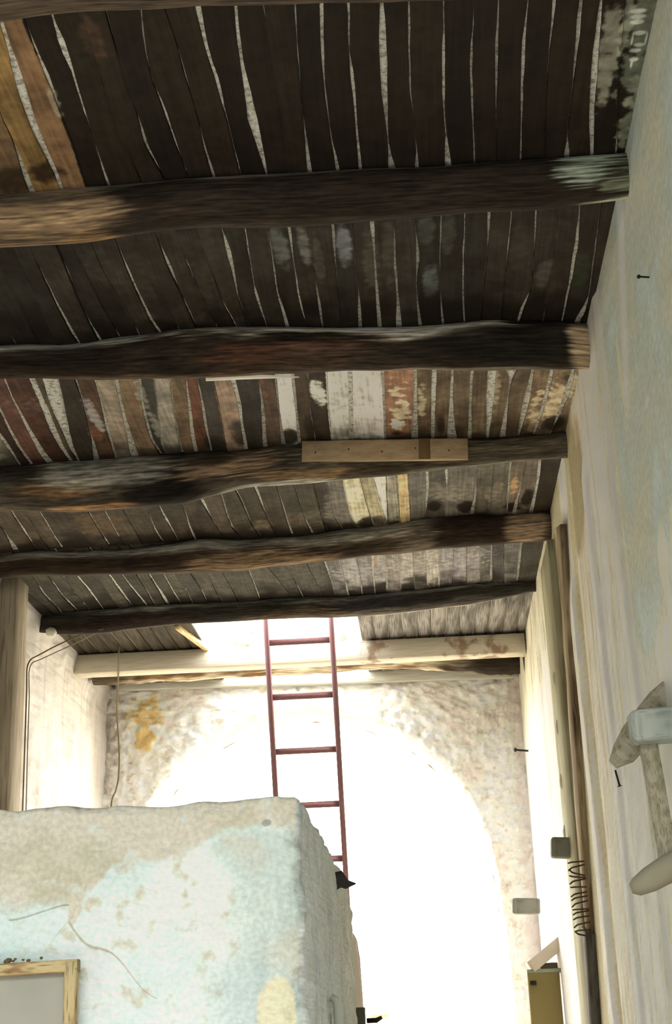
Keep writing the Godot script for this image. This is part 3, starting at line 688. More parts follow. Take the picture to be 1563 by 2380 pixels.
func ceiling_and_beams() -> void:
	ceiling = base("ceiling")
	tag(ceiling, "ceiling of narrow sooty planks laid over the log beams under clay", "ceiling", "", "structure")
	var clay := flat(Color(0.80, 0.78, 0.72))
	var gritty := textured(paint(384, 384, 0.52, func(i: int, j: int) -> Vector3:
		var f := nz(N_FINE, i * 1.333, j * 1.333)
		var m := nz(N_MID, i * 1.333, j * 1.333)
		return V(172, 168, 152).lerp(V(120, 114, 98), clampf((m - 0.45) * 3, 0, 1)) * (0.8 + 0.4 * f)), 0.97)
	gritty.texture_repeat = true
	gritty.uv1_scale = Vector3(6, 12, 1)
	var back := CEIL + 0.011
	slab("clay_backing", Vector3(-2.5, back, 0.1), Vector3(1.1, back + 0.2, 7.34), clay, ceiling)
	slab("clay_backing", Vector3(-2.5, back, 7.34), Vector3(-1.26, back + 0.2, 9.0), clay, ceiling)
	slab("clay_backing", Vector3(-0.32, back, 7.34), Vector3(1.1, back + 0.2, 9.0), clay, ceiling)
	var L := 0.62
	put("clay_face", grid(140, 300, func(i: int, j: int) -> Vector3:
		var x := -2.04 + 2.66 * i / 139.0
		var d := 2.3 + 5.0 * j / 299.0
		return w(x, back - 0.002 + 0.004 * lumps.get_noise_2d(x * 1500, d * 1500), d),
		func(i: int, j: int) -> Vector2: return Vector2(i / 139.0, j / 299.0)), gritty, ceiling)
	var dark := V(37, 30, 22)
	bay(joints_of_bay_a, 2.50, 3.34, [dark, V(32, 26, 19)],
		{0: V(124, 98, 68), 1: V(140, 110, 66), 2: V(118, 90, 62)},
		[[20, 420, 60, 40, V(50, 38, 26), 0.9, 2.0], [110, 405, 60, 30, V(45, 33, 22), 0.9, 2.0], [130, 240, 12, 60, V(150, 140, 118), 0.6, 3.0], [215, 90, 30, 70, V(66, 50, 36), 0.8, 1.5],
		[1410, 130, 26, 130, V(128, 124, 106), 0.85, 3.5], [1490, 120, 46, 170, V(112, 116, 98), 0.7, 4.5], [1470, 280, 34, 90, V(118, 120, 98), 0.75, 4.5], [1455, 60, 14, 80, V(140, 138, 118), 0.6, 3.5], [1480, 330, 22, 22, V(96, 92, 80), 0.9, 1.0], [1484, 27, 20, 3, V(176, 178, 160), 0.9, 0.5], [1484, 40, 20, 3, V(176, 178, 160), 0.9, 0.5], [1482, 52, 18, 3, V(176, 178, 160), 0.9, 0.5], [1470, 92, 3, 18, V(176, 178, 160), 0.9, 0.5], [1486, 78, 18, 3, V(176, 178, 160), 0.9, 0.5], [1502, 92, 3, 18, V(176, 178, 160), 0.9, 0.5], [1486, 106, 14, 3, V(176, 178, 160), 0.9, 0.5], [1476, 120, 16, 3, V(176, 178, 160), 0.9, 0.5], [1474, 140, 12, 3, V(176, 178, 160), 0.9, 0.5], [1468, 150, 3, 12, V(176, 178, 160), 0.9, 0.5]],
		[0.05, 0.0], L)
	bay(joints_of_bay_b, 3.34, 4.27, [V(46, 41, 33), V(36, 30, 23)],
		{},
		[[650, 575, 26, 60, V(90, 90, 82), 0.8, 1.5], [705, 570, 18, 50, V(98, 98, 90), 0.8, 1.5], [740, 600, 14, 70, V(74, 70, 58), 0.6, 2.0], [800, 570, 22, 60, V(108, 108, 106), 0.85, 1.4], [860, 600, 22, 90, V(78, 72, 58), 0.6, 2.0], [905, 600, 18, 80, V(70, 66, 54), 0.6, 2.0], [1000, 650, 22, 40, V(96, 98, 92), 0.7, 1.4], [990, 530, 24, 40, V(72, 72, 64), 0.6, 1.5], [1040, 540, 20, 50, V(66, 64, 54), 0.6, 1.5], [1265, 640, 24, 40, V(80, 76, 66), 0.7, 1.2], [1205, 580, 26, 60, V(60, 54, 44), 0.6, 1.0], [230, 620, 40, 50, V(54, 48, 38), 0.6, 1.0], [1350, 630, 22, 50, V(50, 54, 38), 0.6, 2.0], [330, 640, 30, 60, V(56, 50, 38), 0.5, 2.0], [470, 640, 24, 70, V(58, 50, 38), 0.5, 2.0]],
		[0.2, 0.7], L * 0.95)
	bay(joints_of_bay_c, 4.27, 5.21, [V(96, 82, 62), V(74, 60, 44)],
		{0: V(112, 106, 90), 1: V(60, 46, 36), 2: V(70, 48, 38), 3: V(72, 48, 37), 4: V(74, 64, 49), 5: V(42, 35, 27), 6: V(72, 54, 38), 7: V(112, 100, 84), 8: V(98, 80, 60), 9: V(42, 40, 34), 10: V(106, 99, 86), 11: V(98, 80, 58), 12: V(78, 52, 38), 13: V(56, 50, 42), 14: V(146, 122, 100), 15: V(48, 42, 35), 16: V(70, 56, 44), 17: V(228, 222, 206), 18: V(54, 44, 32), 19: V(40, 31, 23), 20: V(198, 194, 176), 21: V(214, 203, 188), 22: V(106, 79, 60)},
		[[625, 925, 10, 10, V(70, 48, 34), 0.95, 2.0], [612, 905, 8, 30, V(80, 54, 38), 0.9, 2.0], [630, 1030, 16, 8, V(55, 42, 30), 0.95, 2.0], [740, 915, 20, 40, V(176, 178, 160), 0.9, 2.0], [500, 1030, 30, 22, V(34, 28, 22), 0.9, 1.5], [560, 1010, 30, 40, V(36, 31, 25), 0.8, 1.5], [670, 1015, 26, 22, V(34, 27, 20), 0.9, 1.5], [720, 1000, 16, 40, V(34, 27, 20), 0.8, 1.5],
		[930, 930, 24, 60, V(166, 152, 124), 0.8, 5.0], [915, 885, 16, 18, V(170, 160, 134), 0.8, 4.0], [925, 990, 22, 14, V(196, 190, 166), 0.85, 3.5], [920, 1008, 20, 8, V(44, 36, 26), 0.9, 2.0], [980, 930, 12, 30, V(150, 138, 110), 0.7, 4.0], [1025, 990, 14, 28, V(40, 32, 24), 0.9, 1.0], [1150, 900, 14, 70, V(140, 128, 108), 0.6, 3.0], [1245, 960, 24, 50, V(164, 146, 116), 0.8, 3.5], [1290, 930, 28, 50, V(168, 150, 120), 0.8, 3.5], [1330, 900, 14, 40, V(160, 148, 118), 0.7, 3.0], [1285, 985, 26, 20, V(32, 26, 19), 0.95, 2.0], [1320, 870, 20, 16, V(44, 36, 28), 0.8, 3.0], [215, 960, 18, 40, V(140, 136, 130), 0.7, 3.0], [345, 950, 16, 80, V(116, 110, 96), 0.7, 3.0], [220, 1005, 14, 22, V(92, 60, 42), 0.8, 2.0], [60, 940, 60, 20, V(84, 70, 52), 0.5, 3.0]],
		[0.12, 0.45], L * 0.66)
	bay(joints_of_bay_d, 5.21, 6.22, [V(66, 57, 44), V(50, 42, 32)],
		{19: V(104, 96, 84), 20: V(194, 182, 146), 21: V(186, 172, 134), 22: V(166, 162, 144), 23: V(150, 142, 120), 24: V(194, 168, 120), 25: V(92, 86, 76), 26: V(84, 78, 68), 27: V(92, 86, 74), 28: V(90, 82, 68), 29: V(106, 98, 84), 30: V(118, 104, 84), 31: V(100, 88, 74), 32: V(44, 35, 26)},
		[[850, 1215, 20, 12, V(40, 34, 26), 0.8, 2.0], [880, 1210, 30, 14, V(60, 52, 40), 0.7, 2.5], [700, 1170, 60, 30, V(44, 40, 30), 0.8, 2.0], [730, 1200, 50, 18, V(78, 72, 58), 0.7, 2.0], [770, 1190, 20, 40, V(104, 98, 86), 0.6, 2.0], [560, 1180, 40, 20, V(46, 42, 31), 0.6, 2.0], [610, 1225, 30, 18, V(98, 84, 62), 0.6, 2.0], [230, 1220, 60, 30, V(80, 62, 42), 0.6, 2.0], [390, 1190, 40, 18, V(44, 42, 32), 0.7, 2.0], [1010, 1180, 16, 14, V(28, 22, 16), 0.95, 2.0], [1085, 1180, 26, 18, V(28, 22, 16), 0.95, 2.0], [1190, 1180, 30, 12, V(28, 22, 16), 0.95, 2.0], [1225, 1160, 14, 22, V(28, 22, 16), 0.95, 2.0], [1195, 1130, 12, 26, V(166, 132, 92), 0.8, 2.0], [1010, 1140, 30, 20, V(116, 106, 92), 0.6, 3.0], [1055, 1150, 40, 20, V(120, 112, 98), 0.6, 3.0], [1150, 1150, 22, 24, V(120, 108, 88), 0.6, 3.0]],
		[0.14, 0.75], L * 0.85)
	bay(joints_of_bay_e, 6.22, 7.26, [V(60, 55, 44), V(50, 46, 36)],
		{20: V(98, 92, 84), 21: V(112, 106, 98), 22: V(100, 94, 86), 23: V(116, 108, 98), 24: V(110, 102, 92), 25: V(138, 130, 116), 26: V(128, 120, 106), 27: V(130, 122, 108), 28: V(126, 118, 110), 29: V(122, 114, 108), 30: V(116, 108, 98), 31: V(88, 82, 72), 32: V(70, 64, 56), 33: V(84, 78, 70)},
		[[830, 1330, 60, 30, V(136, 130, 122), 0.5, 4.0], [960, 1310, 60, 30, V(146, 138, 122), 0.5, 4.5], [1080, 1300, 60, 25, V(140, 132, 126), 0.5, 4.5], [868, 1300, 5, 26, V(140, 104, 66), 0.8, 1.0], [700, 1340, 60, 40, V(64, 60, 50), 0.5, 3.0], [120, 1380, 60, 30, V(40, 36, 29), 0.6, 2.0], [350, 1370, 60, 40, V(44, 40, 32), 0.5, 2.0]],
		[0.3, 0.8], L * 0.9)
	# the bay nearest the open end, before the first beam
	last_bay(-2.06, 0.66, [V(40, 33, 25), V(32, 27, 20)], L, 0.2, 2.49)
	# last bay: two pieces either side of the hole
	last_bay(-2.06, -1.26, [V(64, 56, 42), V(44, 38, 29)], L * 1.0, 7.27, 8.95)
	last_bay(-0.33, 0.66, [V(128, 120, 108), V(84, 78, 68)], L * 1.1, 7.27, 8.95)

	var BL := 0.56
	log_beam(course_of_beam_a, 0, 1540, [V(70, 58, 44), V(52, 42, 32), V(92, 76, 60)], [], BL, "brown log beam cut off by the top edge of the photo")
	log_beam(course_of_beam_b, 0, 1478, [V(42, 34, 26), V(36, 29, 22), V(58, 45, 34)],
		[[90, 0.5, 210, 0.75, V(112, 91, 66), 0.95, 1.4], [60, 0.15, 260, 0.2, V(96, 84, 66), 0.7, 1.0], [210, 0.85, 90, 0.2, V(130, 100, 62), 0.8, 1.5], [700, 0.0, 900, 0.17, V(140, 128, 110), 0.85, 0.9], [1360, 0.3, 80, 0.3, V(150, 158, 134), 0.85, 3.4], [1440, 0.6, 60, 0.6, V(120, 124, 98), 0.7, 4.0], [1390, 0.85, 90, 0.14, V(140, 146, 118), 0.7, 4.0], [1200, 0.05, 300, 0.08, V(78, 62, 54), 0.6, 0.6]],
		BL, "dark log beam with pale lichen on its right end and a bare brown left end")
	log_beam(course_of_beam_c, 0, 1400, [V(48, 38, 28), V(34, 28, 21), V(74, 56, 42)],
		[[150, 0.02, 360, 0.34, V(176, 168, 150), 0.95, 0.9], [560, 0.06, 260, 0.34, V(162, 152, 130), 0.85, 2.4], [960, 0.04, 290, 0.36, V(178, 166, 144), 0.9, 1.6], [150, 0.5, 200, 0.3, V(34, 28, 20), 0.9, 1.0], [650, 0.55, 250, 0.25, V(88, 54, 38), 0.6, 3.0], [400, 0.9, 330, 0.16, V(86, 66, 46), 0.7, 1.5], [1180, 0.5, 220, 0.3, V(30, 26, 21), 0.9, 1.0], [830, 0.7, 250, 0.3, V(58, 48, 38), 0.6, 1.5], [1110, 0.9, 280, 0.1, V(104, 94, 76), 0.7, 1.2], [1360, 0.5, 50, 0.7, V(150, 128, 98), 0.95, 1.4], [1390, 0.7, 18, 0.4, V(150, 104, 68), 0.9, 1.0]],
		BL, "thick log beam with a tan split right end and clay along its upper edge")
	log_beam(course_of_beam_d, 0, 1310, [V(76, 68, 54), V(58, 50, 39), V(104, 80, 54)],
		[[390, 0.68, 112, 0.36, V(29, 24, 19), 1.0, 1.2], [560, 0.45, 150, 0.3, V(126, 100, 74), 0.85, 2.8], [700, 0.7, 130, 0.2, V(122, 96, 64), 0.6, 2.0], [140, 0.55, 120, 0.12, V(120, 88, 56), 0.7, 1.5], [220, 0.83, 150, 0.09, V(136, 100, 64), 0.8, 1.2], [80, 0.25, 160, 0.2, V(46, 41, 32), 0.7, 1.5], [260, 0.3, 190, 0.3, V(128, 122, 106), 0.85, 1.6], [640, 1.0, 190, 0.26, V(146, 140, 124), 0.95, 0.5], [1150, 0.4, 200, 0.5, V(76, 68, 52), 0.7, 2.0], [1080, 0.9, 260, 0.12, V(96, 92, 80), 0.8, 0.8], [1150, 0.12, 60, 0.1, V(34, 28, 21), 0.8, 2.0], [870, 0.8, 80, 0.2, V(44, 36, 26), 0.7, 2.0], [500, 0.3, 60, 0.12, V(40, 33, 24), 0.8, 2.0]],
		BL, "swollen log beam with a charred hollow and a short new board nailed on it", [-2.2, 0.72], 2.2)
	log_beam(course_of_beam_e, 0, 1265, [V(64, 52, 38), V(44, 35, 26), V(96, 72, 46)],
		[[330, 0.06, 500, 0.42, V(138, 132, 116), 0.95, 0.6], [820, 0.14, 260, 0.4, V(136, 128, 110), 0.9, 0.9], [240, 0.62, 260, 0.32, V(46, 35, 25), 0.85, 1.0], [600, 0.72, 190, 0.3, V(116, 94, 68), 0.85, 2.6], [310, 0.58, 26, 0.2, V(34, 27, 20), 0.9, 1.0], [1080, 0.5, 110, 0.5, V(38, 30, 23), 0.85, 1.6], [1225, 0.5, 60, 0.5, V(144, 120, 94), 0.9, 1.2], [960, 0.5, 60, 0.4, V(110, 100, 82), 0.6, 2.0], [900, 0.9, 160, 0.12, V(86, 70, 48), 0.7, 1.5]],
		BL, "curved log beam, greyish above and orange brown below, just past the charred one", [-2.2, 0.72], 2.2)
	log_beam(course_of_beam_f, 90, 1225, [V(46, 42, 35), V(38, 33, 27), V(62, 52, 40)],
		[[650, 0.04, 750, 0.36, V(120, 116, 102), 0.85, 0.9], [300, 0.65, 240, 0.3, V(36, 28, 22), 0.9, 0.8], [700, 0.75, 150, 0.3, V(84, 66, 48), 0.7, 1.5], [1010, 0.8, 260, 0.3, V(92, 84, 72), 0.6, 2.0], [1000, 0.97, 260, 0.07, V(190, 172, 138), 0.9, 0.3], [370, 0.2, 40, 0.3, V(118, 116, 106), 0.8, 1.0], [900, 0.45, 120, 0.2, V(44, 42, 40), 0.8, 1.0], [280, 0.95, 160, 0.08, V(120, 100, 72), 0.7, 1.0]],
		BL, "slender dark log beam at the edge of the hole, crossing above the red ladder", [-2.1, 0.70])

func last_bay(xa: float, xb: float, tone: Array, light: float, from := 6.43, to := 8.11) -> void:
	var m := []
	for k in 4:
		var off := k * 117
		m.append(textured(paint(256, 64, light, func(i: int, j: int) -> Vector3:
			var s := nzx(N_FINE, i * 0.25 + off, j * 3)
			var b := nzx(N_BLOT, i * 0.7 + off, j * 1.5)
			return (tone[0] as Vector3).lerp(tone[1], clampf((b - 0.5) * 3 + 0.5, 0, 1)) * (0.65 + 0.7 * s)), 0.85))
	var n := int((xb - xa) / 0.078)
	for k in n:
		var x0 := lerpf(xa, xb, k / float(n)) + rng.randf_range(0.001, 0.005)
		var x1 := lerpf(xa, xb, (k + 1) / float(n)) - rng.randf_range(0.001, 0.005)
		var o := put("plank", bar(Vector3(to - from + rng.randf_range(-0.03, 0.0), 0.03, x1 - x0), 0.003, 0.0004, 5, k), m[k % 4], ceiling)
		along(o, w((x0 + x1) / 2, CEIL + 0.015 + rng.randf_range(-0.004, 0.004), from), w((x0 + x1) / 2, CEIL + 0.015, to))

# ---------------------------------------------------------------- the plastered block in front
const BX := -0.285         # its right side
const BTOP := 0.508
func block_paint(p: float, h: float) -> Vector3:       # p runs along the front (negative, up to 0 at the corner) and then down the side
	var b := nz(N_BLOT, p * 330, h * 330)
	var m := nz(N_MID, p * 420, h * 420)
	var f := nz(N_FINE, p * 700, h * 700)
	if p > 0.0:
		var s := nz(N_MID, p * 260, h * 60)
		var c := V(218, 217, 202).lerp(V(196, 198, 188), clampf((s - 0.45) * 3, 0, 1)).lerp(V(228, 226, 214), clampf((b - 0.55) * 3, 0, 1))
		return c.lerp(V(206, 200, 176), sm(0.7, 1.6, p) * 0.5) * (0.94 + 0.12 * f)
	var x := p + BX
	var white := V(230, 240, 226).lerp(V(218, 231, 218), clampf((b - 0.5) * 3 + 0.3, 0, 1))
	white = white.lerp(V(238, 240, 222), sm(-0.72, -0.5, x) * 0.6 * clampf((0.6 - b) * 3, 0, 1))
	white = white.lerp(V(210, 196, 174), clampf((m + 0.35 * (nz(N_BLOT, p * 900, h * 1300)) - 0.79) * 4, 0, 1) * 0.8)
	var beige := V(218, 206, 184).lerp(V(200, 191, 164), clampf((b - 0.5) * 3, 0, 1)).lerp(V(222, 222, 208), clampf((m - 0.62) * 4, 0, 1) * 0.8)
	var edge := beige_edge(x) + 0.05 * (b - 0.5) + 0.02 * (m - 0.5)
	var c := white.lerp(beige, sm(edge - 0.008, edge + 0.012, h))
	var grey := V(206, 214, 202).lerp(V(186, 195, 186), clampf((nz(N_MID, p * 500, h * 70) - 0.45) * 3, 0, 1)).lerp(V(214, 208, 190), clampf((b - 0.6) * 4, 0, 1))
	c = c.lerp(grey, sm(-0.48, -0.38, x + 0.15 * (b - 0.5)) * sm(0.46, 0.42, h) * 0.85)
	c = c.lerp(V(196, 206, 200), clampf(1.0 - Vector2((x + 0.42) / 0.08, (h - 0.1) / 0.1).length_squared(), 0, 1) * 0.7)
	c = c.lerp(V(208, 224, 212), sm(-0.78, -0.95, x) * sm(0.33, 0.28, h) * 0.6)
	# bare orange patch low on the right
	var q := Vector2((x + 0.345) / 0.05, (h - 0.06) / 0.07).length_squared()
	c = c.lerp(V(238, 224, 186), clampf((1.0 - q) * 2.4 + (b - 0.5) * 2.5, 0, 1))
	# crack running down from the loose plaster
	var t := (x + 0.80) / 0.2
	var line := 0.262 - 0.16 * t - 0.012 * sin(t * 9.0) + 0.012 * (b - 0.5)
	if t > 0.0 and t < 1.0: c = c.lerp(V(176, 156, 132), clampf(1.0 - absf(h - line) / (0.0065 - 0.0055 * t), 0, 1) * 0.85)
	var line2 := 0.285 + 0.012 * sin(x * 22.0)
	if x < -0.80 and x > -0.93: c = c.lerp(V(150, 146, 128), clampf(1.0 - absf(h - line2) / 0.003, 0, 1) * 0.8)
	var line3 := 0.21 + (x + 0.84) * 1.3
	if x > -0.84 and x < -0.79: c = c.lerp(V(186, 184, 170), clampf(1.0 - absf(h - line3) / 0.003, 0, 1) * 0.6)
	c *= 1.0 - 0.22 * clampf((1.0 - Vector2((x + 0.357) / 0.014, (h - 0.455) / 0.009).length_squared()) * 2 + (m - 0.5) * 2, 0, 1)
	c.z *= 0.975
	return c * (0.93 + 0.14 * f)

func beige_edge(x: float) -> float:
	if x < -0.80: return 0.29
	if x < -0.70: return lerpf(0.29, 0.36, (x + 0.80) / 0.10) - 0.05 * maxf(0.0, 1.0 - absf(x + 0.79) / 0.03)
	if x < -0.60: return lerpf(0.36, 0.40, (x + 0.70) / 0.10)
	return lerpf(0.40, 0.455, minf((x + 0.60) / 0.25, 1.0))

func inner_block(bump: Texture2D) -> void:
	var o := base("plaster_block")
	tag(o, "pale blue flaking plaster block in the foreground with a square corner", "wall")
	# plan path of the visible faces: along the front, round the corner, down the side, round the back corner
	var path := []
	for k in 70: path.append([Vector2(lerpf(-2.0, BX - 0.05, pow(k / 69.0, 0.6)), 3.2), Vector2(0, -1), 0.0])
	for k in range(1, 7):
		var a := PI / 2 * k / 7.0
		path.append([Vector2(BX - 0.05 + 0.05 * sin(a), 3.25 - 0.05 * cos(a)), Vector2(sin(a), -cos(a)), 0.0])
	for k in 70: path.append([Vector2(lerpf(BX, BX - 0.01, k / 69.0), lerpf(3.25, 5.25, k / 69.0)), Vector2(1, 0), 0.0])
	for k in range(1, 6):
		var a := PI / 2 * k / 5.0
		path.append([Vector2(BX - 0.11 + 0.10 * cos(a), 5.25 + 0.10 * sin(a)), Vector2(cos(a), sin(a)), 0.0])
	path.append([Vector2(-2.0, 5.35), Vector2(0, 1), 0.0])
	var run := 0.0
	for k in path.size():
		if k: run += (path[k][0] as Vector2).distance_to(path[k - 1][0])
		path[k][2] = run
	var corner: float = path[73][2]
	var U := func(p: float) -> float: return 0.16 * (p + 1.75) / 0.87 if p < -0.88 else 0.16 + 0.56 * (p + 0.88) / 0.88 if p < 0.0 else 0.72 + 0.28 * p / 2.1
	var tex := paint(1100, 600, 0.93, func(i: int, j: int) -> Vector3:
		var u := (i + 0.5) / 1100.0
		return block_paint(u / 0.16 * 0.87 - 1.75 if u < 0.16 else (u - 0.16) / 0.56 * 0.88 - 0.88 if u < 0.72 else (u - 0.72) / 0.28 * 2.1, BTOP + 0.01 - 0.64 * (j + 0.5) / 600.0))
	var hs := []
	for j in 46: hs.append(BTOP - 0.64 * j / 45.0)
	for j in 8: hs.append(BTOP - 0.64 - (1.6 - 0.64 + BTOP) * (j + 1) / 8.0)
	var n := path.size()
	var face := grid(n, hs.size() + 2, func(i: int, j: int) -> Vector3:
		var q: Vector2 = path[i][0]
		var nn: Vector2 = path[i][1]
		var h: float = hs[maxi(j - 2, 0)]
		var p: float = path[i][2] - corner
		var lump := 0.010 * lumps.get_noise_2d(p * 420, h * 420) + 0.006 * wobble.get_noise_2d(p * 2200, h * 2200)
		if p < 0.0 and h > -0.1: lump -= 0.006 * sm(-0.006, 0.006, h - beige_edge(p + BX) - 0.02 * wobble.get_noise_2d(p * 900, 0))
		lump += 0.02 * sm(0.4, -0.5, h) * sm(-0.2, 0.2, p)
		var drop := 0.012 * lumps.get_noise_1d(p * 500) + 0.10 * sm(1.75, 2.15, p)
		if j < 2:
			lump -= 0.012 if j == 1 else 0.10
			h += 0.006 if j == 1 else 0.008
		elif j == 2: lump -= 0.004
		q += nn * lump
		return w(q.x, h - drop * sm(-0.2, 0.5, h), q.y),
		func(i: int, j: int) -> Vector2: return Vector2(U.call(path[i][2] - corner), (BTOP + 0.01 - hs[maxi(j - 2, 0)]) / 0.64))
	put("plaster_face", face, plaster(tex, bump, 1.0, 0.9), o)
	slab("masonry", Vector3(-2.0, -1.6, 3.26), Vector3(BX - 0.05, BTOP - 0.02, 5.2), flat(Color(0.7, 0.66, 0.58)), o)

	# lower rounded pier right behind it
	var pier := base("plaster_pier")
	tag(pier, "pale pinkish rounded pier standing just behind the blue plaster block", "pier")
	var pt := paint(64, 128, 0.9, func(i: int, j: int) -> Vector3: return V(222, 208, 190).lerp(V(206, 188, 164), nz(N_BLOT, i * 4, j * 4)))
	put("body", grid(33, 40, func(i: int, j: int) -> Vector3:
		var a := TAU * i / 32.0
		var t := j / 39.0
		var h := lerpf(-1.6, 0.36, minf(t / 0.72, 1.0)) if t < 0.72 else 0.36 + 0.07 * sin((t - 0.72) / 0.28 * PI / 2)
		var r := 1.0 if t < 0.6 else maxf(cos((t - 0.6) / 0.4 * PI / 2), 0.02)
		var n2 := pow(pow(absf(cos(a)), 3.0) + pow(absf(sin(a)), 3.0), -1.0 / 3.0) * (1.0 + 0.03 * lumps.get_noise_2d(a * 90, h * 400))
		return w(-0.43 + 0.145 * r * n2 * cos(a), h, 5.68 + 0.26 * r * n2 * sin(a)),
		func(i: int, j: int) -> Vector2: return Vector2(i / 32.0, j / 39.0), true), plaster(pt, bump, 1.0, 0.3), pier)

	# framed dusty pane on the front
	var fr := base("framed_pane", w(-1.06, -0.16, 3.168))
	tag(fr, "dusty grey pane in a worn brown wooden frame fixed to the blue block", "mirror")
	var wood := textured(paint(256, 48, 0.8, func(i: int, j: int) -> Vector3:
		var s := nzx(N_FINE, i * 0.3, j * 5)
		var b := nzx(N_MID, i * 0.5, j * 1.2)
		return V(186, 164, 116).lerp(V(124, 88, 58), clampf((b - 0.5) * 4 + 0.2, 0, 1)).lerp(V(70, 56, 30), clampf((s - 0.62) * 5, 0, 1) * 0.6)), 0.7)
	var top := put("frame_rail", bar(Vector3(0.58, 0.026, 0.03), 0.003, 0.0006, 10, 1), wood, fr)
	top.position = Vector3(0.0, 0.322, 0)
	top.rotation.z = 0.018
	var lip := put("frame_lip", bar(Vector3(0.30, 0.010, 0.02), 0.002, 0.0006, 6, 2), wood, fr)
	lip.position = Vector3(-0.07, 0.303, 0)
	lip.rotation.z = 0.018
	var bottom := put("frame_rail", bar(Vector3(0.58, 0.026, 0.03), 0.003, 0.0006, 10, 3), wood, fr)
	bottom.position = Vector3(0, -0.33, 0)
	for s in [-1, 1]:
		var stile := put("frame_stile", bar(Vector3(0.67, 0.026, 0.03), 0.003, 0.0006, 10, 5 + s), wood, fr)
		stile.position = Vector3(s * 0.275, 0.0, 0.001)
		stile.rotation.z = PI / 2
	var pane := BoxMesh.new()
	pane.size = Vector3(0.54, 0.645, 0.008)
	var dust := textured(paint(128, 128, 0.9, func(i: int, j: int) -> Vector3: return V(172, 166, 146).lerp(V(154, 148, 132), nz(N_BLOT, i * 3, j * 3)).lerp(V(176, 170, 150), clampf((nz(N_MID, i * 2, j * 0.6) - 0.6) * 3, 0, 1))), 0.4)
	put("pane", pane, dust, fr).position = Vector3(0, -0.005, -0.008)
	# dark crumbs lying on the frame
	var cr := SurfaceTool.new()
	cr.begin(Mesh.PRIMITIVE_TRIANGLES)
	for k in 26:
		var x := rng.randf_range(0.0, 0.21)
		var r := rng.randf_range(0.0025, 0.006) * (1.5 if absf(x - 0.09) < 0.05 else 0.8)
		var p := Vector3(x, 0.338 + 0.018 * x + rng.randf_range(0.0, 0.005), rng.randf_range(-0.008, 0.012))
		tube_into(cr, [p - Vector3(r, 0, 0), p, p + Vector3(r, r * 0.4, 0)], [r * 0.4, r, r * 0.3], 6)
	cr.generate_normals()
	var crumbs := put("debris", cr.commit(), flat(Color(0.42, 0.37, 0.26)), self)
	crumbs.position = fr.position
	tag(crumbs, "dark crumbs of clay lying on top of the worn brown frame", "debris", "", "stuff")

# ---------------------------------------------------------------- fittings
func wood_print(a: Vector3, b: Vector3, c: Vector3, light: float, seed_: int) -> StandardMaterial3D:
	return textured(paint(512, 64, light, func(i: int, j: int) -> Vector3:
		var s := nzx(N_FINE, i * 0.2 + seed_ * 31, j * 4)
		var m := nzx(N_MID, i * 0.4 + seed_ * 57, j * 1.6)
		return a.lerp(b, clampf((m - 0.5) * 3 + 0.4, 0, 1)).lerp(c, clampf((s - 0.6) * 5, 0, 1) * 0.7)), 0.85)

func between(called: String, a: Vector3, b: Vector3, th: float, dp: float, m: Material, parent: Node, up := Vector3.UP, rough := 0.0006, cuts := 12) -> MeshInstance3D:
	var o := put(called, bar(Vector3(a.distance_to(b), th, dp), minf(0.004, th * 0.2), rough, cuts, used.size()), m, parent)
	along(o, a, b, up)
	return o

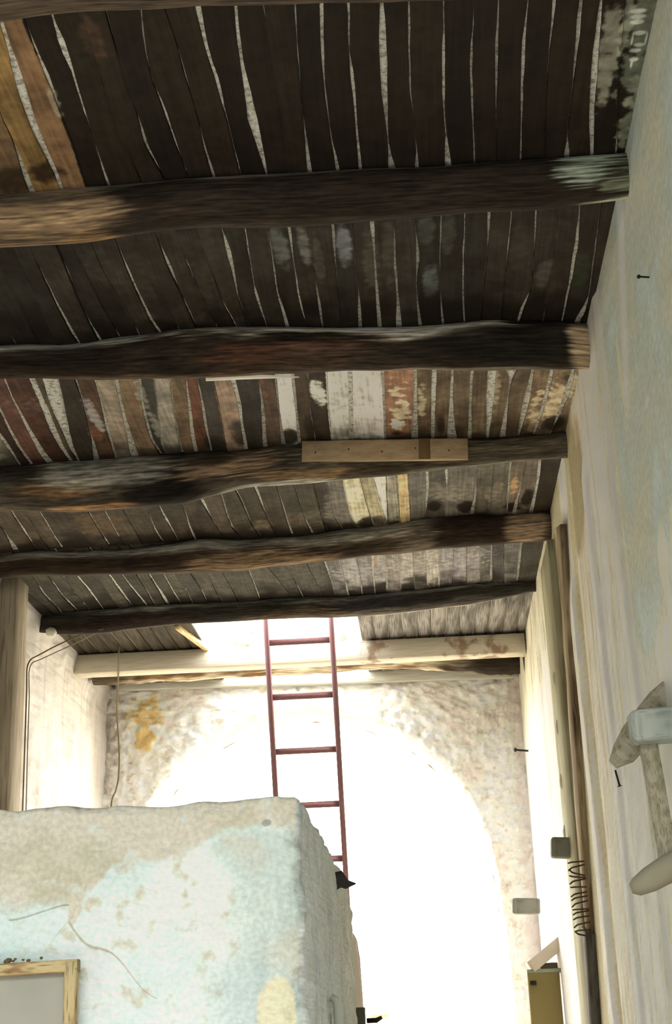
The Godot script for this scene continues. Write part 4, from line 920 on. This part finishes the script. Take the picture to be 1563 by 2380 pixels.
func fittings() -> void:
	# squared timber and the old log behind it, across the head of the hole
	var pale := textured(paint(768, 64, 0.9, func(i: int, j: int) -> Vector3:
		var s := nzx(N_FINE, i * 0.2, j * 4)
		var m := nz(N_MID, i * 1.2, j * 1.2)
		var t := i / 768.0
		var c := V(208, 194, 166).lerp(V(190, 178, 148), clampf((s - 0.45) * 3, 0, 1))
		for q in [0.67, 0.86, 0.93]: c = c.lerp(V(136, 106, 82), clampf((1.0 - absf(t - q) / 0.035) * 1.2 + (m - 0.6) * 3.0, 0, 1) * 0.75)
		return c), 0.85)
	var tm := between("ceiling_timber", w(-2.06, 2.135, 8.16), w(0.62, 2.125, 8.16), 0.115, 0.12, pale, self, Vector3.UP, 0.0012, 40)
	tag(tm, "pale squared timber spanning the room just behind the hole in the ceiling", "timber")
	var old := wood_print(V(150, 130, 100), V(74, 58, 40), V(44, 34, 24), 0.9, 2)
	var lg := put("lintel_log", grid(140, 25, func(i: int, j: int) -> Vector3:
		var t := i / 139.0
		var a := TAU * j / 24.0
		var r := (0.052 + 0.04 * sm(0.72, 1.0, t) + 0.01 * lumps.get_noise_2d(t * 900, cos(a) * 60)) * (1.0 + 0.12 * wobble.get_noise_3d(t * 3000, cos(a) * 200, sin(a) * 200))
		return w(lerpf(-2.0, 0.6, t), 2.135 - 0.028 * sm(0.7, 1.0, t) + r * cos(a), 8.42 + r * sin(a)),
		func(i: int, j: int) -> Vector2: return Vector2(i / 139.0, j / 24.0)), textured(paint(512, 96, 0.9, func(i: int, j: int) -> Vector3:
		var s := nzx(N_FINE, i * 0.25, j * 3)
		var m := nzx(N_MID, i * 0.4, j * 1.4)
		var t := i / 512.0
		var c := V(196, 176, 140).lerp(V(120, 92, 62), clampf((m - 0.5) * 4 + 0.3, 0, 1))
		return c.lerp(V(46, 38, 29), clampf(sm(0.74, 0.92, t + 0.1 * (m - 0.5)) + sm(0.12, 0.02, t + 0.2 * (m - 0.5)) * 0.7, 0, 1)) * (0.6 + 0.8 * s)), 0.9))
	tag(lg, "rough dark log lying behind the pale squared timber, above the arch", "log")
	var lb := between("lintel_board", w(-1.97, 2.215, 8.945), w(0.6, 2.165, 8.945), 0.10, 0.05, wood_print(V(196, 190, 168), V(184, 176, 152), V(160, 140, 110), 0.9, 3), self, Vector3.UP, 0.0012, 40)
	tag(lb, "greyish white board set in the far wall over the arch", "board")
	var slip := between("wooden_slip", w(-0.02, 2.228, 8.91), w(0.16, 2.222, 8.91), 0.018, 0.02, flat(Color(0.72, 0.55, 0.32)), self)
	tag(slip, "small yellow wooden slip lying on top of the greyish white board", "wood")
	var hole_edge := between("cut_board", w(-1.34, 2.19, 7.60), w(-1.25, 2.19, 8.12), 0.03, 0.03, wood_print(V(226, 200, 150), V(206, 176, 120), V(150, 116, 70), 0.9, 4), self)
	tag(hole_edge, "yellow sawn board end along the left rim of the ceiling hole", "board")

	# red ladder
	var ladder := base("ladder", w(-0.66, -1.6, 9.03))
	tag(ladder, "narrow dark red ladder rising through the hole in the ceiling", "ladder")
	var red := textured(paint(128, 32, 0.8, func(i: int, j: int) -> Vector3: return V(140, 100, 94).lerp(V(118, 82, 78), nz(N_MID, i * 4, j * 9))), 0.55)
	var lean := Vector3(0, 0.938, 0.347)      # up the ladder, in scene axes
	for s in [-1, 1]:
		var a := Vector3(s * 0.183 + (0.0 if s < 0 else 0.0), 0, 0)
		var rail := put("rail", bar(Vector3(4.75, 0.028, 0.045), 0.004, 0.0, 1), red, ladder)
		along(rail, a, a + lean * 4.75, Vector3.RIGHT)
	for k in 15:
		var rung := put("rung", bar(Vector3(0.36, 0.034, 0.022), 0.005, 0.0, 1), red, ladder)
		var y := 0.268 + 0.305 * k
		along(rung, lean * y - Vector3(0.18, 0, 0), lean * y + Vector3(0.18, 0, 0), lean)

	# the short new board and the thin white strip
	var nb := between("board", at(703, 1050, 2, 5.12), at(1088, 1044, 2, 5.12), 0.086, 0.025, wood_print(V(186, 160, 120), V(176, 146, 108), V(160, 128, 96), 0.9, 5), self)
	nb.position = g(nb.position)
	along(nb, g(at(703, 1050, 2, 5.12)), g(at(1088, 1044, 2, 5.12)))
	tag(nb, "short new tan board nailed to the front of the charred beam", "board")
	for k in 5:
		var nail := put("nail", tube([Vector3(-0.27 + 0.13 * k, 0.012 * (k % 2) - 0.01, 0.016), Vector3(-0.27 + 0.13 * k, 0.012 * (k % 2) - 0.01, -0.012)], [0.003, 0.003], 6), flat(Color(0.2, 0.16, 0.13), 0.6), nb)
		nail.set_meta("label", "dark nail head")
	var stain := put("stain_strip", bar(Vector3(0.045, 0.087, 0.003), 0.001, 0.0, 1), flat(Color(0.50, 0.40, 0.28)), nb)
	stain.position = Vector3(0.155, 0, 0.0118)
	var white_strip := base("white_strip")
	tag(white_strip, "thin bright white strip along the back of the tan ended beam", "white_strip")
	var la := at(480, 884, 1, CEIL - 0.016)
	var lb2 := at(696, 875, 1, CEIL - 0.016)
	put("strip", grid(24, 5, func(i: int, j: int) -> Vector3:
		var t := i / 23.0
		var p := la.lerp(lb2, t)
		var wd := 0.030 * (1.0 - pow(t, 3.0)) * (0.75 + 0.5 * sin(t * PI)) + 0.002
		return w(p.x, p.y - 0.006 * sin(PI * j / 4.0), p.z - wd * (j / 4.0 - 0.15)), func(i: int, j: int) -> Vector2: return Vector2(i / 23.0, j / 4.0)), flat(Color(0.98, 0.97, 0.92), 0.6), white_strip)

	# weathered door post on the right wall with its pegs
	var post := base("door_post")
	tag(post, "weathered grey green wooden post standing against the right wall", "post")
	var grey := wood_print(V(172, 164, 130), V(156, 146, 110), V(120, 106, 78), 0.9, 6)
	var brown := wood_print(V(168, 146, 108), V(122, 100, 74), V(60, 48, 38), 0.9, 7)
	between("post_face", w(0.615, -1.6, 6.24), w(0.615, 2.04, 6.24), 0.036, 0.46, grey, post, Vector3.RIGHT, 0.001, 30)
	var near := func(h: float) -> float: return 6.0 - 0.27 * h           # the worn batten leans
	between("worn_edge", w(0.622, -1.5, (near.call(-1.5) as float) + 0.11), w(0.622, 1.95, (near.call(1.95) as float) + 0.11), 0.036, 0.2, brown, post, Vector3.RIGHT, 0.0025, 50)
	var chip_m := flat(Color(0.90, 0.88, 0.80))
	for q in [[1291, 1580], [1298, 1692], [1307, 1818], [1315, 1937]]:
		var p := g(at(q[0], q[1], 0, 0.598))
		var chip := put("pale_chip", tube([p + Vector3(0.0, 0.036, 0), p + Vector3(-0.001, 0.012, 0), p + Vector3(0, -0.02, 0), p + Vector3(0.002, -0.032, 0)], [0.004, 0.010, 0.011, 0.004], 8), chip_m, post)
		chip.set_meta("label", "pale chip in the wood")
	var cst := SurfaceTool.new()
	cst.begin(Mesh.PRIMITIVE_TRIANGLES)
	for k in 15:                                         # twine wound round the lower part of the batten
		var py := 2004.0 + 12.0 * k + rng.randf_range(-4, 4)
		var px := 1322.0 + (py - 2000.0) * 0.1
		var up := rng.randf_range(-9, 9)
		var pts := []
		for q in [[-2, -up], [6, 0], [14, up * 0.3], [24, up * 0.6], [36, up]]:
			var h := at(px + q[0], py + q[1], 2, 5.8).y
			pts.append(g(at(px + q[0], py + q[1], 2, (near.call(h) as float) - 0.006)))
		tube_into(cst, pts, [0.003, 0.0036, 0.0034, 0.0036, 0.003], 6)
	cst.generate_normals()
	put("twine_binding", cst.commit(), flat(Color(0.36, 0.28, 0.23)), post)
	between("charred_foot", w(0.607, -1.5, (near.call(-1.5) as float) + 0.06), w(0.616, 0.37, (near.call(0.37) as float) + 0.06), 0.045, 0.15, wood_print(V(104, 97, 84), V(82, 74, 62), V(50, 44, 36), 0.9, 8), post, Vector3.RIGHT, 0.002, 30)

	peg("wall_peg", g(at(1338, 1972, 2, 6.3)), g(at(1281, 1970, 2, 6.3)), 0.045, "square ended wooden peg sticking out of the grey green post")
	peg("wall_peg", g(at(1256, 2107, 2, 7.9)), g(at(1191, 2106, 2, 7.9)), 0.043, "square ended wooden peg on the cream wall beside the arch")

	# ochre shutter in the low niche
	var nic := base("shutter")
	tag(nic, "yellow ochre shutter standing open low on the cream wall behind the post", "shutter")
	between("panel", w(0.53, -1.2, 7.55), w(0.53, 0.27, 7.55), 0.16, 0.03, flat(Color(0.62, 0.55, 0.36)), nic, Vector3.LEFT, 0.0, 1)
	between("top_rail", w(0.45, 0.28, 7.55), w(0.63, 0.28, 7.55), 0.02, 0.035, flat(Color(0.62, 0.66, 0.56)), nic)
	var knob := put("latch", bar(Vector3(0.03, 0.02, 0.02), 0.004), flat(Color(0.2, 0.18, 0.12)), nic)
	knob.position = w(0.475, 0.225, 7.525)
	var sl := between("niche_lintel", w(0.47, 0.30, 7.62), w(0.64, 0.42, 7.62), 0.06, 0.2, flat(Color(0.86, 0.80, 0.72)), self)
	tag(sl, "slanting pale plaster lintel above the yellow ochre shutter", "lintel")
	var shade := between("niche_shade", w(0.53, 0.285, 7.72), w(0.64, 0.285, 7.72), 0.08, 0.02, flat(Color(0.36, 0.33, 0.28)), self)  # dark slab standing in for the shade inside the niche
	tag(shade, "dark slab painted as the shade between the slanting lintel and the ochre shutter", "painted_shade")

	# wooden rack with curved pegs at the right edge
	var rack := base("peg_rack")
	tag(rack, "weathered wooden rack with curved pegs on the right wall at the frame edge", "rack")
	var aged := wood_print(V(176, 166, 138), V(150, 140, 112), V(110, 92, 66), 0.9, 9)
	var slate := wood_print(V(184, 186, 168), V(164, 170, 154), V(128, 134, 116), 0.9, 10)
	var Z := 3.62
	between("batten", g(at(1506, 1722, 2, Z)), g(at(1556, 2010, 2, Z)), 0.045, 0.03, aged, rack, Vector3.RIGHT, 0.001, 12)
	var head := put("head_block", pillow(Vector3(0.16, 0.084, 0.08), 0.26, 0.03), slate, rack)
	along(head, g(at(1477, 1692, 2, Z - 0.02)), g(at(1600, 1682, 2, Z - 0.02)))
	var arm := []
	for q in [[1416, 1776], [1440, 1752], [1468, 1712], [1500, 1672], [1530, 1632], [1575, 1588]]: arm.append(g(at(q[0] + 10, q[1], 2, Z + 0.06)))
	put("curved_arm", flat_arm(arm, [0.014, 0.032, 0.040, 0.041, 0.040, 0.034], 0.035), aged, rack)
	var low := []
	for q in [[1468, 2066], [1480, 2062], [1510, 2045], [1545, 2024], [1600, 1995]]: low.append(g(at(q[0], q[1], 2, Z - 0.03)))
	put("lower_peg", tube(low, [0.012, 0.022, 0.030, 0.033, 0.034], 12), aged, rack)

	# nails and wires
	var iron := flat(Color(0.16, 0.14, 0.12), 0.6)
	nail_thing(g(at(1228, 1745, 2, 8.6)), g(at(1199, 1743, 2, 8.55)), 0.006, iron, "thin iron nail in the cream wall right of the arch")
	nail_thing(g(at(1522, 645, 2, 3.2)) , g(at(1486, 643, 2, 3.15)), 0.0025, iron, "rusty nail with a bent tip high on the near grey wall")
	nail_thing(g(at(1431, 1790, 2, 4.3)), g(at(1441, 1826, 2, 4.3)), 0.003, iron, "thin nail below the tip of the curved wooden arm")
	var spike := put("spike", tube([w(BX - 0.03, 0.44, 4.42), w(BX + 0.012, 0.452, 4.42), w(BX + 0.028, 0.435, 4.42), w(BX + 0.055, 0.437, 4.42)], [0.028, 0.026, 0.014, 0.002], 10), flat(Color(0.24, 0.23, 0.23), 0.7))
	tag(spike, "dark pointed stub sticking out of the side of the blue block", "spike")
	var wire := flat(Color(0.42, 0.38, 0.28), 0.7)
	cable([[276, 1497, 7.93], [276, 1535, 7.98], [274, 1600, 8.3], [272, 1660, 8.6], [277, 1740, 8.75], [276, 1800, 8.8], [270, 1835, 8.8], [258, 1875, 8.8], [258, 1990, 8.8]], 0.005, wire, "loose brown cable hanging down the far wall left of the arch")
	cable([[240, 1462, 7.2], [205, 1470, 7.3], [150, 1492, 7.35], [95, 1520, 7.2], [66, 1542, 7.05], [62, 1600, 7.04], [58, 1720, 7.06], [52, 1900, 7.1]], 0.004, wire, "outer one of two thin wires bent down the left wall")
	cable([[232, 1466, 7.25], [165, 1500, 7.45], [100, 1530, 7.25], [70, 1550, 7.12], [68, 1620, 7.1], [64, 1740, 7.12], [60, 1900, 7.15]], 0.003, flat(Color(0.5, 0.48, 0.42)), "inner one of two thin wires, nearer the arch, on the left wall")
	var ins := put("insulator", tube([w(-1.96, 2.07, 7.24), w(-1.955, 2.095, 7.24), w(-1.95, 2.115, 7.24)], [0.022, 0.032, 0.016], 12), flat(Color(0.85, 0.84, 0.78), 0.4))
	tag(ins, "white knob on the left end of the slender dark beam", "insulator")
	var lp := between("wooden_post", w(-2.0, -1.6, 6.66), w(-2.0, 2.2, 6.66), 0.10, 0.2, wood_print(V(176, 160, 134), V(158, 142, 116), V(120, 104, 80), 0.9, 11), self, Vector3.LEFT, 0.001, 30)
	tag(lp, "tan wooden post at the left frame edge against the cream wall", "post")

	# pipe and tap at the foot of the frame
	var pipe := put("pipe", tube([w(BX + 0.026, -1.6, 3.85), w(BX + 0.026, 0.07, 3.85), w(BX + 0.022, 0.092, 3.85), w(BX + 0.008, 0.10, 3.85)], [0.0125, 0.0125, 0.012, 0.010], 14), flat(Color(0.74, 0.75, 0.70), 0.35))
	tag(pipe, "pale grey pipe running down the side of the blue block", "pipe")
	var tap := base("tap_box")
	tag(tap, "dark grey box with a small tap at the foot of the pinkish pier", "box")
	var bx := put("box", bar(Vector3(0.32, 0.05, 0.08), 0.006), flat(Color(0.36, 0.36, 0.31)), tap)
	along(bx, w(-0.29, -0.22, 5.36), w(-0.29, 0.10, 5.36), Vector3.RIGHT)
	put("tap", tube([w(-0.26, 0.055, 5.36), w(-0.225, 0.055, 5.36), w(-0.205, 0.065, 5.36)], [0.009, 0.009, 0.006], 8), iron, tap)

func flat_arm(pts: Array, half: Array, thick: float) -> ArrayMesh:      # a curved flat arm: tapering width, rounded section
	var st := SurfaceTool.new()
	st.begin(Mesh.PRIMITIVE_TRIANGLES)
	st.set_smooth_group(0)
	var n := pts.size()
	var rings := []
	for i in n:
		var dir: Vector3 = ((pts[mini(i + 1, n - 1)] as Vector3) - (pts[maxi(i - 1, 0)] as Vector3)).normalized()
		var side := dir.cross(Vector3.BACK).normalized()
		var out := []
		for k in 12:
			var a := TAU * k / 12.0
			var cs := signf(cos(a)) * pow(absf(cos(a)), 0.6)
			var sn := signf(sin(a)) * pow(absf(sin(a)), 0.6)
			out.append((pts[i] as Vector3) + side * cs * float(half[i]) + Vector3.BACK * sn * thick / 2)
		rings.append(out)
	for i in n - 1:
		for k in 12:
			var l := (k + 1) % 12
			for q in [[i, k], [i, l], [i + 1, l], [i, k], [i + 1, l], [i + 1, k]]:
				st.set_uv(Vector2(q[0] / float(n - 1), 0.5 + 0.5 * sin(TAU * q[1] / 12.0)))
				st.add_vertex(rings[q[0]][q[1]])
	for e in [0, n - 1]:
		for k in range(1, 11):
			for v in ([0, k + 1, k] if e == 0 else [0, k, k + 1]):
				st.set_uv(Vector2(0.02, 0.5))
				st.add_vertex(rings[e][v])
	st.index()
	st.generate_normals()
	return st.commit()

func peg(called: String, root: Vector3, tip: Vector3, half: float, label: String) -> void:
	var o := put(called, pillow(Vector3(root.distance_to(tip), half * 1.9, half * 1.6), 0.22, 0.02), wood_print(V(150, 144, 126), V(134, 128, 110), V(110, 102, 88), 0.9, 12))
	along(o, root, tip)
	tag(o, label, "peg", "wooden pegs at the right wall")

func nail_thing(a: Vector3, b: Vector3, r: float, m: Material, label: String) -> void:
	var st := SurfaceTool.new()
	st.begin(Mesh.PRIMITIVE_TRIANGLES)
	tube_into(st, [a, b], [r, r], 8)
	tube_into(st, [b, b + (b - a).normalized() * r * 0.8], [r * 2.2, r * 2.0], 10)
	st.generate_normals()
	tag(put("nail", st.commit(), m), label, "nail")

func cable(list: Array, r: float, m: Material, label: String) -> void:
	var curve := Curve3D.new()
	for q in list: curve.add_point(g(at(q[0], q[1], 2, q[2])))
	for k in range(1, list.size() - 1):
		var d := (curve.get_point_position(k + 1) - curve.get_point_position(k - 1)) * 0.18
		curve.set_point_in(k, -d)
		curve.set_point_out(k, d)
	var pts := Array(curve.tessellate(4, 3))
	var rad := []
	for p in pts: rad.append(r)
	var o := put("cable", tube(pts, rad, 7), m)
	tag(o, label, "cable")
